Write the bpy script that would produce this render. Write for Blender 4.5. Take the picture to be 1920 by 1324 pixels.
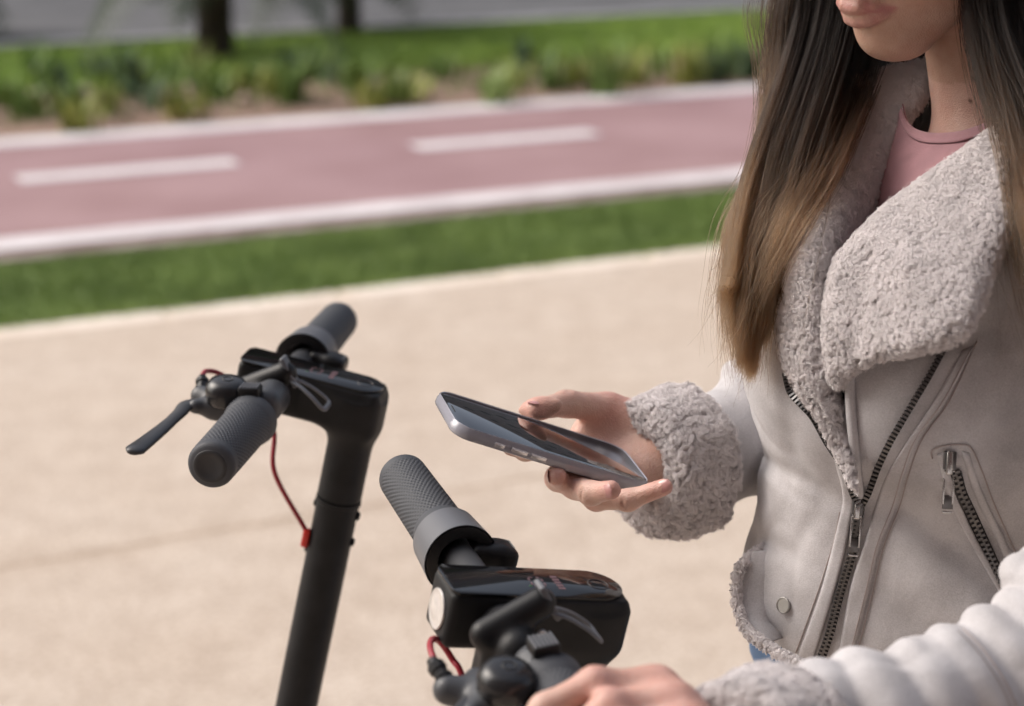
import bpy, math, random, colorsys
import numpy as np
from mathutils import Vector, Matrix
from mathutils.bvhtree import BVHTree
random.seed(7); rng = np.random.default_rng(7)
S = bpy.context.scene
for o in list(bpy.data.objects): bpy.data.objects.remove(o)
# ------------------------------------------------------------------ camera
F = 3400.0; PITCH = math.atan(992/F); CP, SP = math.cos(PITCH), math.sin(PITCH); CAMH = 1.57
cam_d = bpy.data.cameras.new('camera'); cam = bpy.data.objects.new('camera', cam_d); S.collection.objects.link(cam)
cam.location = (0, 0, CAMH); cam.rotation_euler = (math.pi/2 - PITCH, 0, 0)
cam_d.sensor_width = 36; cam_d.lens = F/1920*36; cam_d.clip_start = .05; cam_d.clip_end = 400
cam_d.dof.use_dof = True; cam_d.dof.focus_distance = 1.28; cam_d.dof.aperture_fstop = 4.6
S.camera = cam
S.render.engine = 'CYCLES'
S.cycles.use_denoising = True
try: S.cycles.denoiser = 'OPENIMAGEDENOISE'
except Exception: pass
S.cycles.max_bounces = 8; S.cycles.transparent_max_bounces = 16
S.cycles.sample_clamp_indirect = 4
# ------------------------------------------------------------------ world and sun (soft, hazy daylight)
SUN_EL, SUN_AZ = math.radians(42), math.radians(-72)      # azimuth from +Y towards +X
world = bpy.data.worlds.new('World'); S.world = world; world.use_nodes = True
wn = world.node_tree; wn.nodes.clear()
wo = wn.nodes.new('ShaderNodeOutputWorld'); wb = wn.nodes.new('ShaderNodeBackground'); ws = wn.nodes.new('ShaderNodeTexSky')
ws.sky_type = 'NISHITA'; ws.sun_disc = False; ws.sun_elevation = SUN_EL; ws.sun_rotation = SUN_AZ
ws.dust_density = 6; ws.air_density = 1.0; ws.ozone_density = .7
whs = wn.nodes.new('ShaderNodeHueSaturation'); whs.inputs['Saturation'].default_value = .62
wn.links.new(ws.outputs[0], whs.inputs['Color']); wn.links.new(whs.outputs[0], wb.inputs[0]); wb.inputs[1].default_value = .15
wn.links.new(wb.outputs[0], wo.inputs[0])
sun_d = bpy.data.lights.new('sun', 'SUN'); sun = bpy.data.objects.new('sun', sun_d); S.collection.objects.link(sun)
sun_d.energy = .5; sun_d.angle = math.radians(45); sun_d.color = (1, .985, .97)
sd = Vector((math.sin(SUN_AZ)*math.cos(SUN_EL), math.cos(SUN_AZ)*math.cos(SUN_EL), math.sin(SUN_EL)))
sun.rotation_euler = sd.to_track_quat('Z', 'Y').to_euler()
S.view_settings.view_transform = 'Standard'; S.view_settings.look = 'None'; S.view_settings.gamma = 1
S.view_settings.use_curve_mapping = False; S.view_settings.exposure = .62
# ------------------------------------------------------------------ helpers
def W(px, py, D):
    """point of the place that stands D metres in front of the lens at photo position px, py"""
    X, Y = (px-960)/F*D, (py-662)/F*D
    return np.array([X, D*CP - Y*SP, CAMH - Y*CP - D*SP])
def WL(l): return np.array([W(*p) for p in l])
def G(px, py, z=0):
    r = W(px, py, 1) - np.array([0, 0, CAMH]); return r*((z-CAMH)/r[2]) + np.array([0, 0, CAMH])
CR = np.array([1., 0, 0]); CF = np.array([0, CP, -SP]); CU = np.array([0, SP, CP])
def unit(v): v = np.asarray(v, float); return v/np.linalg.norm(v)
def crom(P, n, closed=False):
    """Catmull-Rom resample of control rows P to n points"""
    P = np.asarray(P, float); m = len(P)
    if m == 2: return P[0] + (P[1]-P[0])*np.linspace(0, 1, n)[:, None]
    if not closed:
        E = np.vstack([2*P[0]-P[1], P, 2*P[-1]-P[-2]]); t = np.linspace(0, m-1, n)
    else:
        E = np.vstack([P[-1], P, P[0], P[1]]); t = np.linspace(0, m, n, endpoint=False)
    i = np.minimum(t.astype(int), (m-2) if not closed else m-1); f = (t-i)[:, None]
    a, b, c, d = E[i], E[i+1], E[i+2], E[i+3]
    return .5*(2*b + (c-a)*f + (2*a-5*b+4*c-d)*f**2 + (3*b-a-3*c+d)*f**3)
def even(P, n):
    """resample polyline evenly by length"""
    d = np.r_[0, np.cumsum(np.linalg.norm(np.diff(P, axis=0), axis=1))]; t = np.linspace(0, d[-1], n)
    return np.stack([np.interp(t, d, P[:, k]) for k in range(P.shape[1])], 1)
MATS = {}
def mat(name, col, rough=.6, metal=0, spec=.5, bump=0, bscale=200, var=0, vscale=20, sheen=0, coat=0, col2=None, sss=0, trans=0, ior=1.45, emit=None, detail=4, bdist=.001):
    if name in MATS: return MATS[name]
    m = bpy.data.materials.new(name); m.use_nodes = True; n = m.node_tree.nodes; l = m.node_tree.links
    b = n['Principled BSDF']; b.inputs['Base Color'].default_value = (*col, 1); b.inputs['Roughness'].default_value = rough
    b.inputs['Metallic'].default_value = metal; b.inputs['Specular IOR Level'].default_value = spec
    b.inputs['Sheen Weight'].default_value = sheen; b.inputs['Coat Weight'].default_value = coat; b.inputs['Coat Roughness'].default_value = .05
    b.inputs['Subsurface Weight'].default_value = sss; b.inputs['Transmission Weight'].default_value = trans; b.inputs['IOR'].default_value = ior
    if sss: b.inputs['Subsurface Radius'].default_value = (1, .35, .2); b.inputs['Subsurface Scale'].default_value = .006
    if emit: b.inputs['Emission Color'].default_value = (*emit[0], 1); b.inputs['Emission Strength'].default_value = emit[1]
    tc = n.new('ShaderNodeTexCoord')
    if var or col2:
        t = n.new('ShaderNodeTexNoise'); t.inputs['Scale'].default_value = vscale; t.inputs['Detail'].default_value = 5
        l.new(tc.outputs['Object'], t.inputs['Vector'])
        r = n.new('ShaderNodeValToRGB'); c2 = col2 or tuple(c*(1-var) for c in col)
        r.color_ramp.elements[0].position = .35; r.color_ramp.elements[1].position = .65
        r.color_ramp.elements[0].color = (*c2, 1); r.color_ramp.elements[1].color = (*[min(1, c*(1+var)) for c in col], 1)
        l.new(t.outputs[0], r.inputs[0]); l.new(r.outputs[0], b.inputs['Base Color'])
    if bump:
        t = n.new('ShaderNodeTexNoise'); t.inputs['Scale'].default_value = bscale; t.inputs['Detail'].default_value = detail
        l.new(tc.outputs['Object'], t.inputs['Vector'])
        u = n.new('ShaderNodeBump'); u.inputs['Strength'].default_value = bump; u.inputs['Distance'].default_value = bdist
        l.new(t.outputs[0], u.inputs['Height']); l.new(u.outputs[0], b.inputs['Normal'])
    MATS[name] = m; return m
def mesh(name, V, Fc, smooth=True):
    me = bpy.data.meshes.new(name); V = np.asarray(V, np.float32).reshape(-1, 3)
    if isinstance(Fc, np.ndarray):
        k = Fc.shape[1]; me.vertices.add(len(V)); me.vertices.foreach_set('co', V.ravel())
        me.loops.add(Fc.size); me.loops.foreach_set('vertex_index', Fc.ravel().astype(np.int32))
        me.polygons.add(len(Fc)); me.polygons.foreach_set('loop_start', np.arange(0, Fc.size, k, dtype=np.int32))
        me.update(calc_edges=True)
    else:
        me.from_pydata([tuple(map(float, v)) for v in V], [], [tuple(map(int, f)) for f in Fc])
    if smooth: me.polygons.foreach_set('use_smooth', np.ones(len(me.polygons), bool))
    me.update(); return me
def put(name, me, m, parent=None, local=False, **props):
    """link one mesh object; world-space mesh under a parent keeps its place unless local"""
    o = bpy.data.objects.new(name, me); S.collection.objects.link(o)
    for mm in (m if isinstance(m, (list, tuple)) else [m]): o.data.materials.append(mm) if mm and len(o.data.materials) < (len(m) if isinstance(m, (list, tuple)) else 1) else None
    if parent:
        o.parent = parent
        if not local: o.matrix_parent_inverse = world_of(parent).inverted()
    for k, v in props.items(): o[k] = v
    return o
WM = {}
def world_of(o):
    m = o.matrix_local.copy() if o.name not in WM else WM[o.name]
    if o.name in WM: return m
    if o.parent: return world_of(o.parent) @ o.matrix_parent_inverse @ o.matrix_basis
    return o.matrix_basis.copy()
def empty(name, loc, rot=None, **props):
    o = bpy.data.objects.new(name, None); S.collection.objects.link(o); o.empty_display_size = .1
    if rot is not None: o.matrix_basis = Matrix.Translation(Vector(loc)) @ rot.to_4x4()
    else: o.location = loc
    for k, v in props.items(): o[k] = v
    return o
class MB:
    """collects simple shapes into one mesh"""
    def __init__(s): s.v = []; s.f = []; s.n = 0
    def add(s, V, Fc):
        V = np.asarray(V, float); s.v.append(V); s.f += [tuple(i+s.n for i in f) for f in Fc]; s.n += len(V)
    def grid(s, P, closed_u=False, cap=False):
        nv, nu = P.shape[:2]; Fc = []
        for i in range(nv-1):
            for j in range(nu if closed_u else nu-1):
                k = (j+1) % nu; Fc.append((i*nu+j, i*nu+k, (i+1)*nu+k, (i+1)*nu+j))
        if cap: Fc.append(tuple(range(nu))[::-1]); Fc.append(tuple((nv-1)*nu+j for j in range(nu)))
        s.add(P.reshape(-1, 3), Fc)
    def tube(s, path, rad, n=16, cap=True, up=None, flat=1.0):
        """tube along path, rad scalar or per point; flat scales the second cross axis"""
        path = np.asarray(path, float); m = len(path); rad = np.broadcast_to(rad, (m,)) if np.ndim(rad) < 2 else rad
        T = np.gradient(path, axis=0); T /= np.linalg.norm(T, axis=1)[:, None]+1e-12
        u = np.asarray(up if up is not None else ([0, 0, 1] if abs(T[0][2]) < .9 else [1, 0, 0]), float)
        rows = []
        for i in range(m):
            a = u - T[i]*np.dot(u, T[i]); a /= np.linalg.norm(a)+1e-12; b = np.cross(T[i], a); u = a
            th = np.linspace(0, 2*np.pi, n, endpoint=False)[:, None]
            rows.append(path[i] + rad[i]*(np.cos(th)*a + flat*np.sin(th)*b))
        s.grid(np.array(rows), True, cap)
    def lathe(s, prof, axis, origin, n=32, cap=True):
        """prof rows (distance along axis, radius)"""
        ax = unit(axis); a = unit(np.cross(ax, [0, 0, 1] if abs(ax[2]) < .9 else [1, 0, 0])); b = np.cross(ax, a)
        th = np.linspace(0, 2*np.pi, n, endpoint=False)[:, None]
        s.grid(np.array([np.asarray(origin)+ax*t+r*(np.cos(th)*a+np.sin(th)*b) for t, r in prof]), True, cap)
    def box(s, c, sz, R=None, bev=0):
        c = np.asarray(c, float); R = np.eye(3) if R is None else np.asarray(R, float)   # rows are the box axes
        hx, hy, hz = np.array(sz)/2
        if bev <= 0:
            V = [c+np.array([x, y, z])@R for z in (-hz, hz) for (x, y) in ((-hx, -hy), (hx, -hy), (hx, hy), (-hx, hy))]
            s.add(V, [(3, 2, 1, 0), (4, 5, 6, 7), (0, 1, 5, 4), (1, 2, 6, 5), (2, 3, 7, 6), (3, 0, 4, 7)]); return
        rows = []
        for z, ins in ((-hz, bev), (-hz+bev*.3, bev*.3), (-hz+bev, 0), (hz-bev, 0), (hz-bev*.3, bev*.3), (hz, bev)):
            row = []
            for cx, cy, a0 in ((hx, hy, 0), (-hx, hy, 90), (-hx, -hy, 180), (hx, -hy, 270)):
                for a in (0, 30, 60, 90):
                    t = math.radians(a0+a); r = max(bev-ins, bev*.05)
                    row.append([cx-math.copysign(bev, cx)+r*math.cos(t), cy-math.copysign(bev, cy)+r*math.sin(t), z])
            rows.append([c+np.array(q)@R for q in row])
        s.grid(np.array(rows), True, True)
    def prism(s, poly, z0, z1, R=None, c=(0, 0, 0), bev=0):
        """poly (x,y) extruded in local z"""
        R = np.eye(3) if R is None else np.asarray(R, float); p = np.asarray(poly, float); m = len(p); cen = p.mean(0)
        lv = [(z0, 0), (z1, 0)] if bev <= 0 else [(z0, bev), (z0+bev*.4, bev*.3), (z0+bev, 0), (z1-bev, 0), (z1-bev*.4, bev*.3), (z1, bev)]
        nrm = np.roll(p, -1, 0)-np.roll(p, 1, 0); nrm = np.stack([nrm[:, 1], -nrm[:, 0]], 1); nrm /= np.linalg.norm(nrm, axis=1)[:, None]+1e-12
        s.grid(np.array([[np.asarray(c)+np.array([q[0], q[1], z])@R for q in (p-nrm*i)] for z, i in lv]), True, True)
    def me(s, name, smooth=True): return mesh(name, np.vstack(s.v), s.f, smooth)
def autosmooth(me, ang=35):
    """mark edges sharper than ang so that smooth shading stays crisp there"""
    import bmesh
    bm = bmesh.new(); bm.from_mesh(me)
    for e in bm.edges:
        if len(e.link_faces) == 2 and e.calc_face_angle(0) > math.radians(ang): e.smooth = False
    bm.normal_update(); bm.to_mesh(me); bm.free(); return me
# --- distance-field shapes, surface nets ---------------------------------
def smin(a, b, k): h = np.maximum(k-np.abs(a-b), 0)/k; return np.minimum(a, b) - h*h*k*.25
def smax(a, b, k): return -smin(-a, -b, k)
def cone(a, b, r1, r2):
    a, b = np.asarray(a, float), np.asarray(b, float); ba = b-a; L2 = ba@ba
    def f(P):
        t = np.clip(((P-a)@ba)/L2, 0, 1); return norm3(P-a-t[:, None]*ba) - (r1+(r2-r1)*t)
    f.c = (a+b)/2; f.r = np.sqrt(L2)/2+max(r1, r2); return f
def ell(c, r, R=None):
    c = np.asarray(c, float); r = np.asarray(r, float); R = np.eye(3) if R is None else np.asarray(R)
    def f(P):
        q = (P-c)@R.T; k0 = norm3(q/r); k1 = norm3(q/r**2)+1e-9
        return k0*(k0-1)/k1
    f.c = c; f.r = r.max(); return f
def rbox(c, hs, rr, R=None):
    c = np.asarray(c, float); hs = np.asarray(hs, float)-rr; R = np.eye(3) if R is None else np.asarray(R)
    def f(P):
        q = np.abs((P-c)@R.T)-hs; return np.linalg.norm(np.maximum(q, 0), axis=1)+np.minimum(q.max(1), 0)-rr
    f.c = c; f.r = np.linalg.norm(hs)+rr; return f
def norm3(q): return np.sqrt(np.einsum('ij,ij->i', q, q))
def blend(ops):
    """ops: list of (kind, field, k): 'u' union, 's' subtract"""
    def f(P):
        d = np.full(len(P), 1.0); lo, hi = P.min(0), P.max(0); pc = (lo+hi)/2; pr = np.linalg.norm(hi-lo)/2
        for kind, g, k in ops:
            if hasattr(g, 'c') and np.linalg.norm(g.c-pc) > g.r*1.3+pr+.06:
                continue
            e = g(P); d = smin(d, e, k) if kind == 'u' else smax(d, -e, k)
        return d
    return f
def nets(f, lo, hi, h, B=16, thr=1.3):
    lo = np.asarray(lo, float); nb = np.ceil((np.asarray(hi)-lo)/(h*B)).astype(int)
    bi = np.stack(np.meshgrid(*[np.arange(k) for k in nb], indexing='ij'), -1).reshape(-1, 3)
    g = np.stack(np.meshgrid(*[np.arange(B+1)]*3, indexing='ij'), -1).reshape(-1, 3)
    ctr = lo+(bi+.5)*B*h; full = getattr(f, 'full', f); dv = np.concatenate([full(ctr[i:i+20000]) for i in range(0, len(ctr), 20000)]); keep = bi[np.abs(dv) < B*h*thr]
    cc, cv, quads = [], [], []
    N = np.array(nb)*B+2
    key = lambda q: (q[..., 0]*N[1]+q[..., 1])*N[2]+q[..., 2]
    eds = [(np.array(a), np.array(b)) for a in np.ndindex(2, 2, 2) for b in np.ndindex(2, 2, 2) if sum(b)-sum(a) == 1 and all(y >= x for x, y in zip(a, b))]
    for b in keep:
        D = f(lo+(b*B+g)*h).reshape((B+1,)*3)
        if D.min() > 0 or D.max() < 0: continue
        s = D < 0; cnt = sum(s[a:B+a, c:B+c, e:B+e].astype(int) for a, c, e in np.ndindex(2, 2, 2))
        act = np.argwhere((cnt > 0) & (cnt < 8))
        if len(act):
            acc = np.zeros((len(act), 3)); w = np.zeros(len(act))
            for a, c in eds:
                d0 = D[tuple((act+a).T)]; d1 = D[tuple((act+c).T)]; m = (d0 < 0) != (d1 < 0)
                t = np.where(m, d0/np.where(m, d0-d1, 1), 0)
                acc += np.where(m[:, None], a+(c-a)*t[:, None], 0); w += m
            cc.append(act+b*B); cv.append(lo+(act+b*B+acc/w[:, None])*h)
        for ax in range(3):
            sl0 = [slice(0, B)]*3; sl1 = [slice(0, B)]*3; sl1[ax] = slice(1, B+1)
            e0, e1 = s[tuple(sl0)], s[tuple(sl1)]; ed = np.argwhere(e0 != e1)
            if len(ed):
                inv = e0[tuple(ed.T)]; o1, o2 = np.zeros(3, int), np.zeros(3, int); o1[(ax+1) % 3] = 1; o2[(ax+2) % 3] = 1
                p = ed+b*B; q = np.stack([p-o1-o2, p-o2, p, p-o1], 1); q[~inv] = q[~inv][:, ::-1]; quads.append(q)
    C = np.vstack(cc); V = np.vstack(cv); Q = np.vstack(quads); k = key(C); o = np.argsort(k); k = k[o]; V = V[o]
    qk = key(Q); i = np.clip(np.searchsorted(k, qk), 0, len(k)-1); ok = (k[i] == qk).all(1)
    return V, i[ok].astype(np.int32)
def vnoise(P, scale, seed=0):
    """cheap smooth value noise in numpy"""
    q = P*scale+seed*17.3; i = np.floor(q).astype(np.int64); f = q-i; f = f*f*(3-2*f); r = 0
    for a, b, c in np.ndindex(2, 2, 2):
        h = (i[:, 0]+a)*374761393+(i[:, 1]+b)*668265263+(i[:, 2]+c)*2147483647+seed*144665; h = (h ^ (h >> 13))*1274126177; h = (h ^ (h >> 16)) & 0xffff
        r = r + h/65535.*np.where(a, f[:, 0], 1-f[:, 0])*np.where(b, f[:, 1], 1-f[:, 1])*np.where(c, f[:, 2], 1-f[:, 2])
    return r
# --- hair curves ----------------------------------------------------------
def curves(name, P, rad, m, parent=None, **props):
    """P (n, k, 3) strands, rad (n, k) or (k,)"""
    n, k = P.shape[:2]; c = bpy.data.hair_curves.new(name); c.add_curves([k]*n)
    c.position_data.foreach_set('vector', P.astype(np.float32).ravel()) if hasattr(c, 'position_data') else c.attributes['position'].data.foreach_set('vector', P.astype(np.float32).ravel())
    a = c.attributes.get('radius') or c.attributes.new('radius', 'FLOAT', 'POINT')
    a.data.foreach_set('value', np.broadcast_to(rad, (n, k)).astype(np.float32).ravel())
    c.materials.append(m); o = bpy.data.objects.new(name, c); S.collection.objects.link(o)
    if parent: o.parent = parent; o.matrix_parent_inverse = world_of(parent).inverted()
    for kk, v in props.items(): o[kk] = v
    return o
def sample_mesh(V, Q, n, mask=None):
    """n random points with normals on quads Q"""
    if mask is not None: Q = Q[mask]
    a, b, c, d = (V[Q[:, j]] for j in range(4)); nn = np.cross(c-a, d-b); ar = np.linalg.norm(nn, axis=1); nn /= ar[:, None]+1e-12
    i = rng.choice(len(Q), n, p=ar/ar.sum()); u, v = rng.random((2, n, 1))
    return (a[i]*(1-u)+b[i]*u)*(1-v)+(d[i]*(1-u)+c[i]*u)*v, nn[i]
def sherpa(name, P, N, m, parent, per=22, length=.009, spread=.0028, rad=.00022, lean=(0, 0, -1), leanw=.5, curl=1.0, **props):
    """tufts of curly fleece: each root gets a bundle of strands that clump and curl together"""
    n = len(P); k = 6; t = np.linspace(0, 1, k)
    tang = rng.normal(size=(n, 3)); tang -= N*(tang*N).sum(1, keepdims=True); tang /= np.linalg.norm(tang, axis=1)[:, None]
    bit = np.cross(N, tang); L = length*rng.uniform(.7, 1.25, (n, 1)); ln = np.asarray(lean, float)*leanw
    cx = np.zeros((n, k, 3)); ph = rng.uniform(0, 6.28, (n, 1))
    sgn = rng.choice([-1, 1], (n, 1))
    for j, tt in enumerate(t):
        ang = ph+sgn*tt*4.2*curl; rr = L*.26*tt**.7
        cx[:, j] = P+N*(L*.62*(tt-.25*tt*tt))+tang*(np.cos(ang)*rr)+bit*(np.sin(ang)*rr)+ln*L*tt**1.6*.6+tang*L*.35*tt*tt
    off = rng.normal(size=(n, per, 1, 3))*spread*.5; shrink = (1.0-.45*t**1.2)[None, None, :, None]
    X = cx[:, None]+off*shrink+rng.normal(size=(n, per, k, 3))*.00028
    rj = rad*rng.uniform(.7, 1.3, (n, per, 1))*(1-.5*t)[None, None]
    return curves(name, X.reshape(n*per, k, 3), rj.reshape(n*per, k), m, parent, **props)
# ================================================================== GROUND
U = unit([1, .49, 0]); Vn = np.array([-U[1], U[0], 0])          # along and across the lane
def strip_line(px, py): return float(np.dot(G(px, py), Vn))
k0 = strip_line(675, 537); w0 = strip_line(700, 402); w1 = strip_line(700, 382); u0 = strip_line(700, 225); u1 = strip_line(700, 211)
r0 = strip_line(700, 62); lb = strip_line(700, 128)
def band(a, b, z, s0=-60, s1=60): return [Vn*a+U*s0+[0, 0, z], Vn*a+U*s1+[0, 0, z], Vn*b+U*s1+[0, 0, z], Vn*b+U*s0+[0, 0, z]]
def ground_mat(name, c1, c2, scale, bump, bs, rough=.9, speck=None, big=None):
    m = bpy.data.materials.new(name); m.use_nodes = True; n, l = m.node_tree.nodes, m.node_tree.links; b = n['Principled BSDF']
    b.inputs['Roughness'].default_value = rough; tc = n.new('ShaderNodeTexCoord')
    def noise(s, d=6):
        t = n.new('ShaderNodeTexNoise'); t.inputs['Scale'].default_value = s; t.inputs['Detail'].default_value = d; l.new(tc.outputs['Object'], t.inputs['Vector']); return t
    def ramp(src, p0, p1, ca, cb):
        r = n.new('ShaderNodeValToRGB'); r.color_ramp.elements[0].position = p0; r.color_ramp.elements[1].position = p1
        r.color_ramp.elements[0].color = (*ca, 1); r.color_ramp.elements[1].color = (*cb, 1); l.new(src, r.inputs[0]); return r
    out = ramp(noise(scale).outputs[0], .35, .65, c1, c2).outputs[0]
    for s, p0, p1, ca, cb, in ([speck] if speck else [])+([big] if big else []):
        x = n.new('ShaderNodeMix'); x.data_type = 'RGBA'; x.blend_type = 'MULTIPLY'; x.inputs[0].default_value = 1
        l.new(out, x.inputs[6]); l.new(ramp(noise(s, 3).outputs[0], p0, p1, ca, cb).outputs[0], x.inputs[7]); out = x.outputs[2]
    l.new(out, b.inputs['Base Color']); u = n.new('ShaderNodeBump'); u.inputs['Strength'].default_value = bump; u.inputs['Distance'].default_value = .004
    l.new(noise(bs).outputs[0], u.inputs['Height']); l.new(u.outputs[0], b.inputs['Normal']); return m
g_path = ground_mat('washed_concrete', (.57, .485, .41), (.655, .57, .49), 11, .5, 260, speck=(75, .34, .56, (.72, .66, .60), (1, 1, 1)), big=(2.2, .25, .75, (.91, .885, .86), (1, 1, 1)))
g_soil = ground_mat('soil', (.10, .065, .045), (.20, .13, .095), 6, .8, 60)
g_lawn = ground_mat('lawn_soil', (.09, .13, .035), (.16, .23, .06), 1.5, .8, 120, big=(.5, .3, .7, (.8, .85, .7), (1, 1, 1)))
g_red = ground_mat('red_asphalt', (.31, .185, .185), (.39, .25, .25), 1.2, .4, 180, speck=(60, .3, .6, (.88, .88, .88), (1, 1, 1)), big=(.35, .3, .75, (.92, .9, .96), (1, 1, 1)))
g_white = ground_mat('road_paint', (.60, .555, .565), (.73, .69, .70), 4, .3, 120, big=(3, .2, .45, (.86, .8, .8), (1, 1, 1)))
g_road = ground_mat('asphalt', (.10, .10, .105), (.15, .15, .155), 1.5, .4, 150)
g_kerb = ground_mat('kerb_stone', (.72, .62, .52), (.86, .77, .68), 3, .4, 150)
def struct(name, V, Fc, m, **kw):
    return put(name, mesh(name, V, Fc, False), m, kind='structure', **kw)
base = struct('ground', [(-200, -60, -.03), (200, -60, -.03), (200, 300, -.03), (-200, 300, -.03)], [(0, 1, 2, 3)], g_soil)
def slab(name, a, b, z, m, s0=-60, s1=60, t=.05, **kw):
    q = band(a, b, z, s0, s1); q2 = band(a, b, z-t, s0, s1)
    return struct(name, q+q2, [(0, 1, 2, 3), (7, 6, 5, 4), (0, 4, 5, 1), (1, 5, 6, 2), (2, 6, 7, 3), (3, 7, 4, 0)], m, **kw)
# concrete path in poured bays with narrow joints
path = empty('path', (0, 0, 0), kind='structure')
jd = G(0, 1065); jdir = unit((G(330, 1000)-G(0, 1065))*[1, 1, 0]); joint = float(np.dot(jd, Vn))
# dirt that has gathered along the joint
_n, _l = g_path.node_tree.nodes, g_path.node_tree.links; _b = _n['Principled BSDF']; _src = _b.inputs['Base Color'].links[0].from_socket
_tc = _n.new('ShaderNodeTexCoord'); _dp = _n.new('ShaderNodeVectorMath'); _dp.operation = 'DOT_PRODUCT'; _dp.inputs[1].default_value = tuple(Vn); _l.new(_tc.outputs['Object'], _dp.inputs[0])
_nz = _n.new('ShaderNodeTexNoise'); _nz.inputs['Scale'].default_value = 3; _nz.inputs['Detail'].default_value = 6; _l.new(_tc.outputs['Object'], _nz.inputs['Vector'])
_m1 = _n.new('ShaderNodeMath'); _m1.operation = 'MULTIPLY_ADD'; _l.new(_nz.outputs[0], _m1.inputs[0]); _m1.inputs[1].default_value = .10; _l.new(_dp.outputs['Value'], _m1.inputs[2])
_m2 = _n.new('ShaderNodeMath'); _m2.operation = 'SUBTRACT'; _l.new(_m1.outputs[0], _m2.inputs[0]); _m2.inputs[1].default_value = joint+.05
_m3 = _n.new('ShaderNodeMath'); _m3.operation = 'ABSOLUTE'; _l.new(_m2.outputs[0], _m3.inputs[0])
_rr = _n.new('ShaderNodeValToRGB'); _rr.color_ramp.elements[0].position = .004; _rr.color_ramp.elements[0].color = (.92, .89, .86, 1); _rr.color_ramp.elements[1].position = .045; _rr.color_ramp.elements[1].color = (1, 1, 1, 1); _l.new(_m3.outputs[0], _rr.inputs[0])
_mx = _n.new('ShaderNodeMix'); _mx.data_type = 'RGBA'; _mx.blend_type = 'MULTIPLY'; _mx.inputs[0].default_value = 1; _l.new(_src, _mx.inputs[6]); _l.new(_rr.outputs[0], _mx.inputs[7]); _l.new(_mx.outputs[2], _b.inputs['Base Color'])
for i, (a, b) in enumerate(((-8, joint-2.4), (joint-2.396, joint-.002), (joint+.002, k0-.1212))):
    q = band(a, b, 0, -40, 40); q2 = band(a, b, -.06, -40, 40)
    put('slab', mesh('slab', q+q2, [(0, 1, 2, 3), (7, 6, 5, 4), (0, 4, 5, 1), (1, 5, 6, 2), (2, 6, 7, 3), (3, 7, 4, 0)], False), g_path, path)
# kerb stones along the path's edge, each a piece
kerb = empty('kerb', (0, 0, 0), kind='structure')
for (aa, bb, zz, ss, n0, n1, L, mm) in ((k0-.12, k0, -.0005, 0, -14, 18, .62, g_kerb),):
    for i in range(n0, n1):
        m_ = MB(); j = random.uniform(-.004, .004)
        c = Vn*((aa+bb)/2+j)+U*((i+.5)*L+.3)+[0, 0, zz-.05+random.uniform(-.003, .003)]
        m_.box(c, (L-.012, bb-aa, .1), R=[U, Vn, [0, 0, 1]], bev=.008)
        put('stone', m_.me('kerb_stone', False), mm, kerb)
slab('grass_verge', k0, w0-.165, -.01, g_lawn)
slab('cycle_lane', w0-.03, u1+.03, 0, g_red)
wl = band(w0, w1, .004); struct('lane_edge_line', wl, [(0, 1, 2, 3)], g_white)
wl = band(u0, u1, .004); struct('lane_edge_line', wl, [(0, 1, 2, 3)], g_white)
dm = strip_line(245, 320); s_a = float(np.dot(G(30, 335), U)); s_b = float(np.dot(G(460, 303), U)); s_c = float(np.dot(G(780, 278), U)); s_d = float(np.dot(G(1110, 253), U))
per = s_c-s_a; dl = (s_b-s_a+s_d-s_c)/2
for i in range(-2, 4):
    so = s_a+i*per+(.5 if i > 1 else 0); q = band(dm-.095, dm+.095, .004, so, so+dl); struct('lane_dash', q, [(0, 1, 2, 3)], g_white)
# broken kerb of the lane (a low concrete edge with worn, soil-filled gaps)
slab('lane_kerb', w0-.16, w0-.032, -.004, ground_mat('kerb_grey', (.16, .12, .10), (.30, .25, .22), 7, .6, 90))
slab('planting_bed', u1+.04, lb, -.005, ground_mat('bed_soil', (.17, .105, .075), (.31, .205, .155), 4, .9, 40))
slab('lawn', lb, r0, .01, g_lawn)
slab('road_kerb', r0, r0+.22, .05, ground_mat('kerb_pale', (.26, .26, .27), (.36, .36, .37), 3, .3, 90), t=.1)
slab('road', r0+.23, r0+14, -.02, g_road)
slab('far_pavement', r0+14, r0+30, .0, ground_mat('far_paving', (.25, .24, .23), (.33, .32, .31), 3, .3, 90))
# --- blades of grass (uncountable)
def blades(name, area, n, hgt, m, z0=0., wid=.004, lab='', cat='grass'):
    a0, a1, s0, s1 = area; u = rng.uniform(s0, s1, n); v = rng.uniform(a0, a1, n)
    P = U*u[:, None]+Vn*v[:, None]+np.array([0, 0, z0]); th = rng.uniform(0, 6.28, n); d = np.stack([np.cos(th), np.sin(th), 0*th], 1)
    h = (hgt*rng.uniform(.5, 1.2, n))[:, None]; ln = rng.normal(size=(n, 3))*[1, 1, 0]*h*.45
    V = np.stack([P-d*wid, P+d*wid, P+ln+[0, 0, 1]*h], 1).reshape(-1, 3)
    return put(name, mesh(name, V, np.arange(3*n).reshape(-1, 3)), m, kind='stuff', label=lab, category=cat)
def leaf_mat(name, c, c2, r=.6):
    return mat(name, c, r, col2=c2, vscale=3, spec=.3)
lf = leaf_mat('blade_green', (.25, .34, .10), (.15, .23, .055)); lf2 = leaf_mat('blade_bright', (.38, .52, .11), (.24, .36, .07))
blades('grass', (k0+.02, w0-.20, -3, 6), 60000, .035, lf, -.01, .0025, 'short dense green grass strip between the path and the red lane')
blades('grass', (k0-.035, k0+.05, -5, 7), 2600, .045, lf, -.005, .003, 'ragged grass fringe growing over the pale kerb of the path')
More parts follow.
